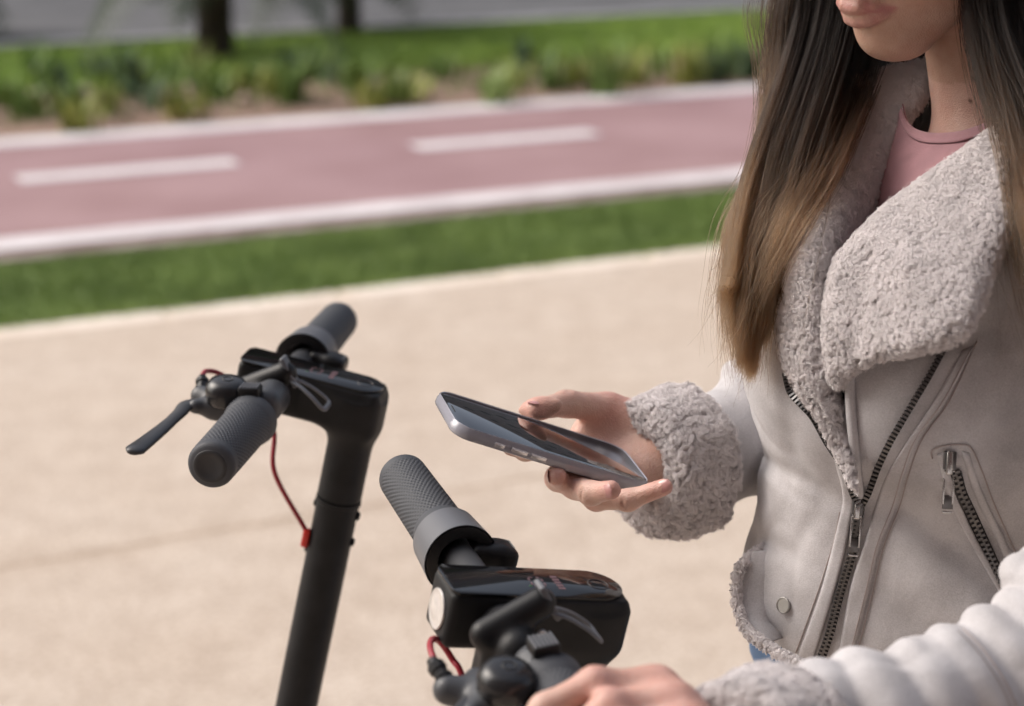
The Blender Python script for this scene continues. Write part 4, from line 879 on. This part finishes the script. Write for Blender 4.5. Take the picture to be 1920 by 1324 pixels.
npts = even(crom(WL([(x, y-6, shD(x, y)+.0015) for x, y in nl]), 80), 90)
pad('neckband', [(1690, 200), (1698, 222), (1712, 238), (1730, 246), (1757, 249), (1790, 247), (1820, 240), (1866, 222)], [(1684, 214), (1692, 238), (1706, 256), (1728, 266), (1757, 269), (1790, 267), (1822, 259), (1872, 240)], 8, 60, lambda x, y: shD(x, y)+.001, .0014, cot, PERSON, pw=4)
m_ = MB(); m_.tube(npts-CU*.0062-CF*.0010, .0005, 6); put('neckband_seam', m_.me('seam'), mat('pink_seam', (.33, .15, .175), .9), PERSON)
# dark sheet behind the front gap, its colour paints the deep shade inside
pad('shade_backing', [(1540, 560), (1550, 700), (1575, 830), (1596, 915)], [(1700, 560), (1680, 700), (1650, 830), (1612, 915)], 12, 24, lambda x, y: tDs(x, y)+.035, .002, mat('gap_shade', (.05, .045, .045), .9), JK)
fe = even(crom(WL([(x, y, tDs(x+6, y)-.001) for x, y in ((1596, 690), (1594, 730), (1596, 780), (1601, 830), (1606, 880), (1611, 930))]), 60), 50); m_ = MB(); m_.tube(fe, .0036, 12); put('front_edge', m_.me('front_edge'), suede, JK)
# plackets and seams, raised strips stitched on the front
def onT(off=.0): return lambda x, y: tDs(x, y)-off
pad('placket', [(1561, 850), (1580, 930), (1571, 980), (1561, 1023), (1537, 1114), (1497, 1226), (1480, 1262)], [(1592, 850), (1601, 940), (1594, 985), (1585, 1035), (1563, 1118), (1529, 1226), (1513, 1262)], 14, 60, onT(.0006), .0028, suede, JK, pw=4)
pad('placket', [(1806, 655), (1753, 750), (1700, 830), (1662, 893), (1641, 950), (1619, 1023), (1594, 1096), (1576, 1205), (1568, 1262)], [(1827, 648), (1775, 750), (1723, 822), (1697, 890), (1680, 950), (1651, 1023), (1629, 1114), (1600, 1227), (1593, 1262)], 14, 70, onT(.0006), .0026, suede, JK, pw=4)
def line(nm, pts, rad, m, off=.0008, n=80, par=None):
    P_ = even(crom(np.array(pts, float), 200), n); m_ = MB(); m_.tube(np.array([W(x, y, tDs(x, y)-off) for x, y in P_]), rad, 6); return put(nm, m_.me(nm), m, par or JK)
stitch = mat('stitch', (.36, .31, .30), .9)
line('seam', [(1832, 640), (1781, 750), (1729, 824), (1703, 892), (1686, 952), (1657, 1025), (1635, 1116), (1606, 1229)], .00045, stitch)
line('seam', [(1574, 960), (1566, 1005), (1556, 1040), (1532, 1114), (1492, 1224)], .00045, stitch)
line('seam', [(1820, 655), (1768, 752), (1716, 824), (1690, 892), (1673, 950), (1644, 1023), (1622, 1114), (1594, 1225)], .0004, stitch, .0034)
# zips
def zipper(nm, pts, n, w=.0034, off=.003, two=False, side=1, tapew=.0062):
    P2 = even(crom(np.array(pts, float), 300), n); P3 = np.array([W(x, y, tDs(x, y)-off) for x, y in P2])
    m_ = MB(); m_.tube(P3+CF*.0012, tapew*.5, 8, flat=.22, up=CR); put('zip_tape', m_.me('zip_tape'), tape, JK)
    m_ = MB(); T = np.gradient(P3, axis=0)
    for i in range(n):
        t = unit(T[i]); nn = unit(tocam(P3[i])-t*np.dot(tocam(P3[i]), t)); sdv = np.cross(t, nn); pit = np.linalg.norm(T[i])
        if two:
            sg = 1 if i % 2 else -1; c = P3[i]+sdv*sg*.0011; m_.box(c, (pit*1.05, w, .0022), R=[t, sdv, nn], bev=.0003)
        else: m_.box(P3[i]+sdv*side*.0006*(1 if i % 2 else 1), (pit*.48, w, .0026), R=[t, sdv, nn])
    put('zip_teeth', m_.me('zip_teeth', False), toothm, JK, kind='stuff')
zipper('z', [(1613, 955), (1605, 1000), (1596, 1045), (1574, 1118), (1556, 1187), (1541, 1230), (1526, 1268)], 84, .0040, .0030, True)
zipper('z', [(1471, 700), (1480, 735), (1500, 759), (1523, 784), (1550, 832), (1580, 878), (1597, 925), (1610, 948)], 40, .0044, .0085, side=-1, tapew=.0036)
zipper('z', [(1778, 642), (1742, 708), (1707, 767), (1672, 827), (1648, 877), (1630, 925), (1618, 948)], 44, .0044, .0034, side=1, tapew=.0036)
zipper('z', [(1792, 885), (1803, 925), (1819, 960), (1845, 1017), (1882, 1098), (1900, 1135)], 56, .0036, .0030, True, tapew=.008)
for Lc, Rc in (([(1756, 852), (1770, 905), (1790, 962), (1815, 1010), (1844, 1062), (1880, 1122)], [(1772, 848), (1788, 900), (1802, 945), (1826, 1000), (1858, 1058), (1892, 1120)]), ([(1803, 846), (1814, 890), (1836, 950), (1862, 1000), (1888, 1060), (1912, 1120)], [(1818, 850), (1830, 890), (1852, 945), (1880, 1002), (1906, 1060), (1926, 1110)])):
    pad('pocket_welt', Lc, Rc, 10, 40, onT(.0005), .0034, suede, JK, pw=3)
line('seam', [(1748, 860), (1748, 845), (1770, 836), (1805, 834), (1822, 842), (1842, 885), (1864, 945), (1915, 1060)], .00055, stitch)
def plate3(nm, c2, off, sz, rot, m, par=None, bev=.0006):
    c = W(*c2, tD(*c2)-off); r_ = math.radians(rot); t = CU*math.cos(r_)+CR*math.sin(r_); sdv = np.cross(t, -CF); m_ = MB(); m_.box(c, sz, R=[t, sdv, np.cross(t, sdv)], bev=bev); return put(nm, m_.me(nm), m, par or JK)
def pull(x, y, rot, k=1.0):
    sl = plate3('zip_slider', (x, y), .0055, (.0115*k, .0078*k, .004), rot, toothm)
    r_ = math.radians(rot); dx, dy = -math.sin(r_), math.cos(r_)
    plate3('pull_loop', (x+dx*4, y+dy*4), .0085, (.0150*k, .0042*k, .0022), rot, chrome, bev=.0009)
    # flat tab: frame with an opening, body, foot
    X0, Y0 = x+dx*48*k, y+dy*48*k
    for s_ in (-1, 1): plate3('pull_tab', (X0+dy*s_*8.5*k, Y0-dx*s_*8.5*k), .0080, (.0215*k, .0013, .0016), rot, chrome, bev=.0003)
    for q, (ln, th_) in ((-30, (.0016, 1)), (26, (.0090, 1)), (44, (.0016, 1))): plate3('pull_tab', (X0+dx*q*k, Y0+dy*q*k), .0080, (ln*k, .0068*k, .0014), rot, chrome if q != 26 else toothm, bev=.0003)
pull(1608, 950, 5); pull(1781, 864, 3, 1.05)
# snap button
hb = hit(1471, 1135)[1]; nb = unit(tocam(hb)*.75-CR*.66); m_ = MB(); m_.lathe([(0, .0058), (.0016, .0062), (.0022, .0060), (.0024, .0054), (.0017, .0050), (.0017, .0010)], nb, hb, 32); put('snap_button', autosmooth(m_.me('snap')), mat('snap_metal', (.36, .35, .34), .35, .9, bump=.3, bscale=900), JK)
# hem roll with short fleece, turned out at the far side
hem = WL([(1462, 1012, 1.385), (1425, 1030, 1.365), (1396, 1052, 1.352), (1384, 1075, 1.352), (1380, 1105, 1.350), (1385, 1140, 1.345), (1397, 1172, 1.335), (1415, 1192, 1.318), (1440, 1210, 1.298), (1470, 1228, 1.280), (1505, 1246, 1.262), (1560, 1270, 1.240), (1640, 1300, 1.215), (1760, 1330, 1.19)])
hemp = even(crom(hem, 200), 140); m_ = MB(); m_.tube(hemp, .0026, 10); hm = put('hem', m_.me('hem'), fleece_base, JK)
hfr = rbf([(1412, 1036, 1.350), (1384, 1075, 1.352), (1380, 1105, 1.350), (1385, 1140, 1.345), (1397, 1172, 1.335), (1440, 1210, 1.298)]+[(x, y, tDs(x, y)+.001) for x, y in ((1444, 1030), (1441, 1075), (1438, 1105), (1440, 1140), (1446, 1165), (1470, 1198))])
pad('hem_flap', [(1414, 1034), (1397, 1052), (1386, 1075), (1382, 1105), (1387, 1140), (1399, 1170), (1416, 1190), (1440, 1207)], [(1450, 1030), (1446, 1052), (1443, 1075), (1440, 1105), (1441, 1140), (1447, 1165), (1456, 1180), (1471, 1196)], 12, 40, lambda x, y: hfr(x, y)+.003, .001, suede, JK, back=.003)
ii = rng.choice(130, 1500); a_ = rng.uniform(0, 6.28, 1500); Tt = np.gradient(hemp, axis=0)[ii]; Tt /= np.linalg.norm(Tt, axis=1)[:, None]; e1 = np.cross(Tt, CF); e1 /= np.linalg.norm(e1, axis=1)[:, None]; e2 = np.cross(Tt, e1)
nn_ = e1*np.cos(a_)[:, None]+e2*np.sin(a_)[:, None]; sherpa('fleece_trim', hemp[ii]+nn_*.0020, nn_, fleece, JK, per=12, length=.0048, spread=.0011, rad=.00022, kind='stuff')
# fleece on lapels
def area(V_, Q_): a, b, c, d = (V_[Q_[:, j]] for j in range(4)); return np.linalg.norm(np.cross(c-a, d-b), axis=1).sum()/2
for V_, Q_, dens in ((LV, LA, 13.5e4), (SV, SA, 13.5e4)):
    n_ = int(area(V_, Q_)*dens*1.5); P_, N_ = sample_mesh(V_, Q_, n_); fl = (N_@CF) > 0
    fc = sample_mesh(V_, Q_[:len(Q_)//2], 50)[1].mean(0)@CF
    if fc > 0: N_ = -N_
    sherpa('fleece', P_-N_*.0005, N_, fleece, JK, per=26, length=.0070, spread=.0021, rad=.00015, kind='stuff', curl=1.6)
# ---- sleeves
def hollow(c0_, c1_, rm, t, rr=.005):
    c0_, c1_ = np.asarray(c0_), np.asarray(c1_); ax = unit(c1_-c0_); hl = np.linalg.norm(c1_-c0_)/2; cc_ = (c0_+c1_)/2
    def f(P):
        q = P-cc_; h_ = q@ax; r_ = np.linalg.norm(q-h_[:, None]*ax, axis=1)
        rmm = rm*(1+.10*(h_/hl)) if True else rm
        d = np.stack([np.abs(r_-rmm)-t+rr, np.abs(h_)-hl+rr], 1); lump = (vnoise(P, 70, 2)-.5)*.004
        return np.linalg.norm(np.maximum(d, 0), axis=1)+np.minimum(d.max(1), 0)-rr+lump
    f.c = cc_; f.r = hl+rm+t; return f
def cuff(c0_, c1_, rm, t, nm='cuff', dens=17e4, length=.0095):
    f = hollow(c0_, c1_, rm, t); lo = np.minimum(c0_, c1_)-rm-t-.02; hi = np.maximum(c0_, c1_)+rm+t+.02
    V_, Q_ = nets(f, lo, hi, .0025); o = put('cuff', mesh('cuff', V_, Q_), fleece_base, JK)
    P_, N_ = sample_mesh(V_, Q_, int(area(V_, Q_)*dens)); g_ = f(P_+N_*.002)-f(P_-N_*.002)
    if np.mean(g_) < 0: N_ = -N_
    sherpa('fleece', P_-N_*.001, N_, fleece, JK, per=26, length=length, spread=.0024, rad=.00015, leanw=.35, curl=1.5, kind='stuff'); return o
cuff(W(1206, 874, 1.388), W(1292, 858, 1.414), .0435, .0095)
cuff(W(1378, 1452, .985), W(1478, 1436, 1.012), .0400, .0125, length=.0085)
so_ = []
so_ += [('u', cone(W(1300, 856, 1.425), W(1425, 812, 1.480), .0455, .0440), .01), ('u', cone(W(1425, 812, 1.480), W(1520, 790, 1.52), .044, .054), .02), ('u', cone(W(1520, 790, 1.53), SHR+[0, 0, -.02], .054, .062), .02)]
so_ += [('u', ell(W(1350, 850, 1.445), (.016, .044, .047)), .006), ('u', ell(W(1400, 790, 1.467), (.020, .040, .044), np.array([unit(CR*.8+CU*.35), unit(CU*.8-CR*.35), CF])), .006), ('u', ell(W(1440, 745, 1.485), (.022, .045, .04), np.array([unit(CR*.5+CU*.7), unit(CU*.5-CR*.7), CF])), .006)]
V_, Q_ = nets(blend(so_), (.08, 1.28, .90), (.42, 1.66, 1.42), .0028); o = put('sleeve', mesh('sleeve', V_, Q_), suede, JK); o.modifiers.new('s', 'SMOOTH').iterations = 3
so_ = []; pf = [((1560, 1392, 1.020), .0245, .0465, 8), ((1655, 1372, 1.030), .0255, .0500, 20), ((1765, 1338, 1.045), .0235, .0510, 27), ((1838, 1310, 1.055), .0225, .0515, 32), ((1910, 1272, 1.068), .0225, .0520, 34), ((1985, 1235, 1.080), .0240, .0540, 40), ((2035, 1150, 1.095), .026, .056, 60)]
for c_, ra, rp, an in pf:
    a_ = math.radians(an); ax = CR*math.cos(a_)+CU*math.sin(a_); so_.append(('u', ell(W(*c_), (ra, rp, rp), np.array([ax, np.cross(CF, ax), CF])), .0018))
so_ += [('u', cone(W(1520, 1400, 1.015), W(1760, 1335, 1.045), .037, .042), .01), ('u', cone(W(1760, 1335, 1.045), ELL, .042, .052), .01), ('u', cone(ELL, SHL, .056, .064), .02), ('u', ell(SHL, (.07, .07, .07)), .02)]
_sf = blend(so_)
def sf2(P): return _sf(P)+(vnoise(P, 45, 9)-.5)*.003+(vnoise(P, 24, 12)-.5)*.006-np.clip(.16-np.abs(vnoise(P*[1, 1, 1.4]+vnoise(P, 40, 4)[:, None]*.01, 26, 21)-.5), 0, 1)*-.012
V_, Q_ = nets(sf2, (.10, .86, .76), (.62, 1.30, 1.42), .0024); o = put('sleeve', mesh('sleeve', V_, Q_), suede, JK)
bs_ = BVHTree.FromPolygons([tuple(v) for v in V_], [tuple(map(int, q)) for q in Q_])
def sD(x, y):
    d = Vector(W(x, y, 1)-cam0); L_ = d.length; r_ = bs_.ray_cast(Vector(cam0), d/L_); return r_[3]/L_ if r_[0] else 1.06
P_ = even(crom(np.array([(1806, 1180), (1838, 1212), (1868, 1252), (1892, 1292), (1912, 1340)], float), 60), 60); m_ = MB(); m_.tube(np.array([W(x, y, sD(x, y)-.0002) for x, y in P_]), .0007, 6); put('sleeve_seam', m_.me('sleeve_seam'), stitch, JK)
m_ = MB()
for x, y in even(P_+[-9, 4], 34): m_.box(W(x, y, sD(x, y)-.0003), (.0020, .0006, .0006), R=[unit(CR*.62-CU*.78), unit(CR*.78+CU*.62), CF])
put('stitching', m_.me('stitching', False), stitch, JK, kind='stuff')
# jeans and shoes
denim = mat('denim', (.10, .17, .30), .85, bump=.5, bscale=900, var=.15, vscale=50)
jo = [('u', cone(TP(-.072, 0, .985), TP(.045, 0, .985), .136, .125), .03)]
for sg in (-1, 1): jo += [('u', cone(TP(sg*.08, 0, .93), TP(sg*.08, .01, .50), .104, .066), .03), ('u', cone(TP(sg*.08, .01, .50), TP(sg*.085, -.01, .12), .064, .050), .02)]
def jf(P): return np.maximum(blend(jo)(P)+(vnoise(P, 25, 4)-.5)*.005, P[:, 2]-.998+np.maximum(0, P[:, 1]-1.275)*1.0)
V_, Q_ = nets(jf, (.0, .9, .06), (.72, 1.65, 1.13), .006, 12); put('jeans', mesh('jeans', V_, Q_), denim, PERSON)
for sg in (-1, 1):
    so_ = [('u', cone(TP(sg*.085, -.03, .05), TP(sg*.09, .13, .038), .047, .040), .02), ('u', cone(TP(sg*.085, -.01, .06), TP(sg*.085, -.01, .12), .05, .045), .02)]
    _f = blend(so_); V_, Q_ = nets(lambda P: np.maximum(_f(P), -P[:, 2]), (.0, .9, -.02), (.72, 1.65, .2), .006, 12); put('shoe', mesh('shoe', V_, Q_), mat('white_shoe', (.6, .6, .6), .6), PERSON)
# ------------------------------------------------------------------ HAIR
hairm = bpy.data.materials.new('hair'); hairm.use_nodes = True; _n, _l = hairm.node_tree.nodes, hairm.node_tree.links; _n.clear()
_o = _n.new('ShaderNodeOutputMaterial'); _h = _n.new('ShaderNodeBsdfHairPrincipled'); _h.parametrization = 'COLOR'
_i = _n.new('ShaderNodeHairInfo'); _r = _n.new('ShaderNodeValToRGB'); _l.new(_i.outputs['Intercept'], _r.inputs[0]); _l.new(_r.outputs[0], _h.inputs['Color'])
cr = _r.color_ramp; cr.elements[0].position = .0; cr.elements[0].color = (.0012, .0008, .0006, 1); cr.elements[1].position = 1; cr.elements[1].color = (.078, .040, .018, 1)
e = cr.elements.new(.58); e.color = (.0028, .0016, .0011, 1); e = cr.elements.new(.76); e.color = (.018, .0092, .0044, 1)
_h.inputs['IOR'].default_value = 1.40; _h.inputs['Roughness'].default_value = .30; _h.inputs['Radial Roughness'].default_value = .45; pass
_l.new(_h.outputs[0], _o.inputs[0])
def lock(nm, rows, n, K=34, rad=.00011, rnd=.004, stray=.03, cutmin=.86, clumps=60, seed=1, clw=.6):
    """rows: (yA, xA, xB, D, thickness) — the sheet of hair from one edge to the other at each height, strands run down it"""
    r_ = np.random.default_rng(seed); R_ = np.array(rows if np.ndim(rows[0]) == 2 else [(W(xa, ya, D), W(xb, yb, D2), (th_, 0, 0)) for ya, xa, D, yb, xb, D2, th_ in rows]).reshape(len(rows), 9)
    C = crom(R_, K); A, B, TH = C[:, :3], C[:, 3:6], C[:, 6]
    cs = r_.uniform(0, 1, clumps); cd = r_.normal(0, .8, clumps); ci = r_.integers(0, clumps, n); s0 = r_.uniform(0, 1, n); d0 = r_.normal(0, .5, n)
    near = np.abs(cs[None]-s0[:, None]).argmin(1); ci = np.where(r_.random(n) < .5, near, ci)
    t = np.linspace(0, 1, K); w = (clw*np.clip(t*1.6-.15, 0, 1))[None]
    wob = r_.normal(0, .06, clumps)[:, None]*np.sin(t*r_.uniform(3, 8, (clumps, 1))+r_.uniform(0, 6, (clumps, 1)))
    sA = s0[:, None]*(1-w)+(cs[ci]+0)[:, None]*w+wob[ci]; dA = d0[:, None]*(1-w)+cd[ci][:, None]*w
    sA = sA+(s0-.5)[:, None]*.06*t
    P = A[None]*(1-sA[..., None])+B[None]*sA[..., None]+CF*(dA*TH[None])[..., None]
    dr = r_.normal(size=(n, 1, 3))*rnd*(t[None, :, None]**1.5)+r_.normal(size=(n, 1, 3))*.0006
    f1 = r_.uniform(5, 20, (n, 1)); p1 = r_.uniform(0, 6, (n, 1)); wv_ = (np.sin(t[None]*f1+p1)*t[None]*.0022)[..., None]*r_.normal(size=(n, 1, 3)); P = P+dr+wv_
    ns = int(n*stray)
    if ns: k_ = r_.integers(0, n, ns); P[k_] += (r_.normal(size=(ns, 1, 3))*.012*(t[None, :, None]**2)+np.sin(t[None, :, None]*r_.uniform(5, 12, (ns, 1, 1))+r_.uniform(0, 6, (ns, 1, 1)))*r_.normal(size=(ns, 1, 3))*.005*t[None, :, None])
    cut = cutmin+(1-cutmin)*r_.random(n)**1.5; idx_ = t[None]*cut[:, None]*(K-1); i0 = np.minimum(idx_.astype(int), K-2); f = (idx_-i0)[..., None]; a_ = np.arange(n)[:, None]
    P = P[a_, i0]*(1-f)+P[a_, i0+1]*f
    rd = rad*r_.uniform(.6, 1.3, (n, 1))*np.where(t > .8, 1-.7*(t-.8)/.2, 1)[None]
    return curves('hair', P, rd, hairm, PERSON)
CRN = H(-.02, 0, .115)
def rc(P): x, y, D = proj(np.array([P])); return float(x[0]), float(y[0]), float(D[0])
hx, hy, hd = rc(H(.0, 0, .118)); fx_, fy_, fd_ = rc(H(.05, -.05, .085)); bx_, by_, bd_ = rc(H(-.06, -.04, .095))
# far side: in front of the far shoulder
lock('far', [(hy, hx-20, hd, hy, hx+20, hd, .004), (-330, 1620, 1.36, -360, 1780, 1.40, .012), (-170, 1510, 1.365, -170, 1680, 1.40, .02), (0, 1462, 1.362, 0, 1668, 1.395, .026), (120, 1448, 1.355, 120, 1655, 1.39, .026), (280, 1424, 1.325, 280, 1590, 1.300, .020), (350, 1400, 1.305, 350, 1556, 1.272, .016), (420, 1366, 1.295, 420, 1514, 1.255, .014), (525, 1356, 1.288, 520, 1458, 1.255, .012), (610, 1358, 1.285, 600, 1428, 1.262, .011), (715, 1388, 1.28, 700, 1410, 1.275, .007)], 8000, K=46, cutmin=.48, clumps=90, seed=3, rnd=.005, stray=.14, clw=.85)
# loose outer strands
lock('far_loose', [(hy, hx-30, hd, hy, hx, hd, .004), (-200, 1470, 1.36, -200, 1540, 1.37, .012), (0, 1396, 1.355, 0, 1470, 1.36, .014), (120, 1412, 1.35, 120, 1462, 1.355, .012), (230, 1418, 1.345, 240, 1450, 1.35, .010), (330, 1398, 1.335, 330, 1432, 1.34, .010), (450, 1360, 1.31, 450, 1405, 1.315, .010), (600, 1350, 1.30, 600, 1385, 1.30, .01), (720, 1345, 1.29, 720, 1380, 1.29, .01)], 90, K=40, cutmin=.5, clumps=7, seed=5, rnd=.006, stray=.25, clw=.85)
for k_, (xt, xm, xe, ye, n_) in enumerate(((1500, 1412, 1372, 640, 420), (1520, 1440, 1398, 716, 520), (1540, 1455, 1420, 655, 460), (1475, 1388, 1350, 585, 380), (1560, 1480, 1440, 600, 420), (1515, 1425, 1384, 700, 420))):
    lock('tip', [(hy, hx-20, hd, hy, hx+20, hd, .004), (-200, xt+40, 1.355, -200, xt+80, 1.36, .01), (60, xt, 1.345, 60, xt+40, 1.35, .012), (330, xm, 1.290, 330, xm+44, 1.280, .010), (520, xe+6, 1.268, 520, xe+40, 1.258, .008), (ye-40, xe, 1.265, ye-40, xe+22, 1.262, .006), (ye, xe+2, 1.265, ye, xe+8, 1.264, .003)], n_, K=44, cutmin=.86, clumps=9, seed=60+k_, rnd=.002, stray=.05, clw=.9)
# back of the head and nape
lock('back', [(hy, hx, hd+.02, hy, hx+60, hd, .006), (-250, 1620, 1.46, -250, 2000, 1.44, .02), (0, 1590, 1.47, 0, 1980, 1.46, .03), (150, 1560, 1.46, 150, 1960, 1.47, .03), (320, 1545, 1.44, 320, 1950, 1.46, .03), (560, 1560, 1.45, 560, 1940, 1.47, .03), (800, 1580, 1.45, 800, 1920, 1.48, .02)], 7000, K=20, cutmin=.9, clumps=40, seed=8)
# near side: falls over the near shoulder and collar
lock('near', [(hy, hx+10, hd-.01, hy, hx+60, hd, .006), (-330, 1810, 1.27, -330, 1990, 1.30, .014), (-130, 1812, 1.235, -130, 2040, 1.27, .02), (0, 1812, 1.225, 0, 2050, 1.25, .022), (100, 1832, 1.215, 100, 2060, 1.24, .022), (200, 1862, 1.200, 200, 2080, 1.22, .022), (300, 1888, 1.175, 300, 2095, 1.20, .020), (400, 1905, 1.145, 400, 2110, 1.17, .018), (520, 1926, 1.130, 520, 2110, 1.15, .016), (680, 1960, 1.115, 680, 2080, 1.13, .010)], 6000, K=40, cutmin=.80, clumps=60, seed=11, stray=.08, rnd=.004, clw=.85)
for sg in (-1, 1):
    T3 = lambda a, b, th_: [a, b, (th_, 0, 0)]
    lock('side', [T3(H(.078, sg*.003, .104), H(-.085, sg*.003, .100), .002), T3(H(.074, sg*.030, .104), H(-.088, sg*.034, .098), .003), T3(H(.066, sg*.060, .078), H(-.095, sg*.062, .060), .004), T3(H(.052, sg*.080, .030), H(-.098, sg*.072, .015), .005),
         T3(H(.030, sg*.092, -.030), H(-.095, sg*.074, -.05), .008), T3(H(.020, sg*.098, -.095), H(-.090, sg*.078, -.12), .012)], 7000, K=30, cutmin=.95, clumps=60, seed=70+sg, rnd=.001, clw=.5)
# cap of hair over the crown
cp_ = [];
sc_f = ell(H(-.016, 0, .034), (.101, .080, .092), HR)
def capf(P):
    q = (P-HO)@HR.T; d = sc_f(P); return np.maximum(d, q[:, 0]*.75-q[:, 2]*.8-.012)
V_, Q_ = nets(capf, HO-.15, HO+.15, .004); put('hair_cap', mesh('hair_cap', V_, Q_), mat('hair_dark', (.02, .013, .009), .5, bump=.6, bscale=300), PERSON)
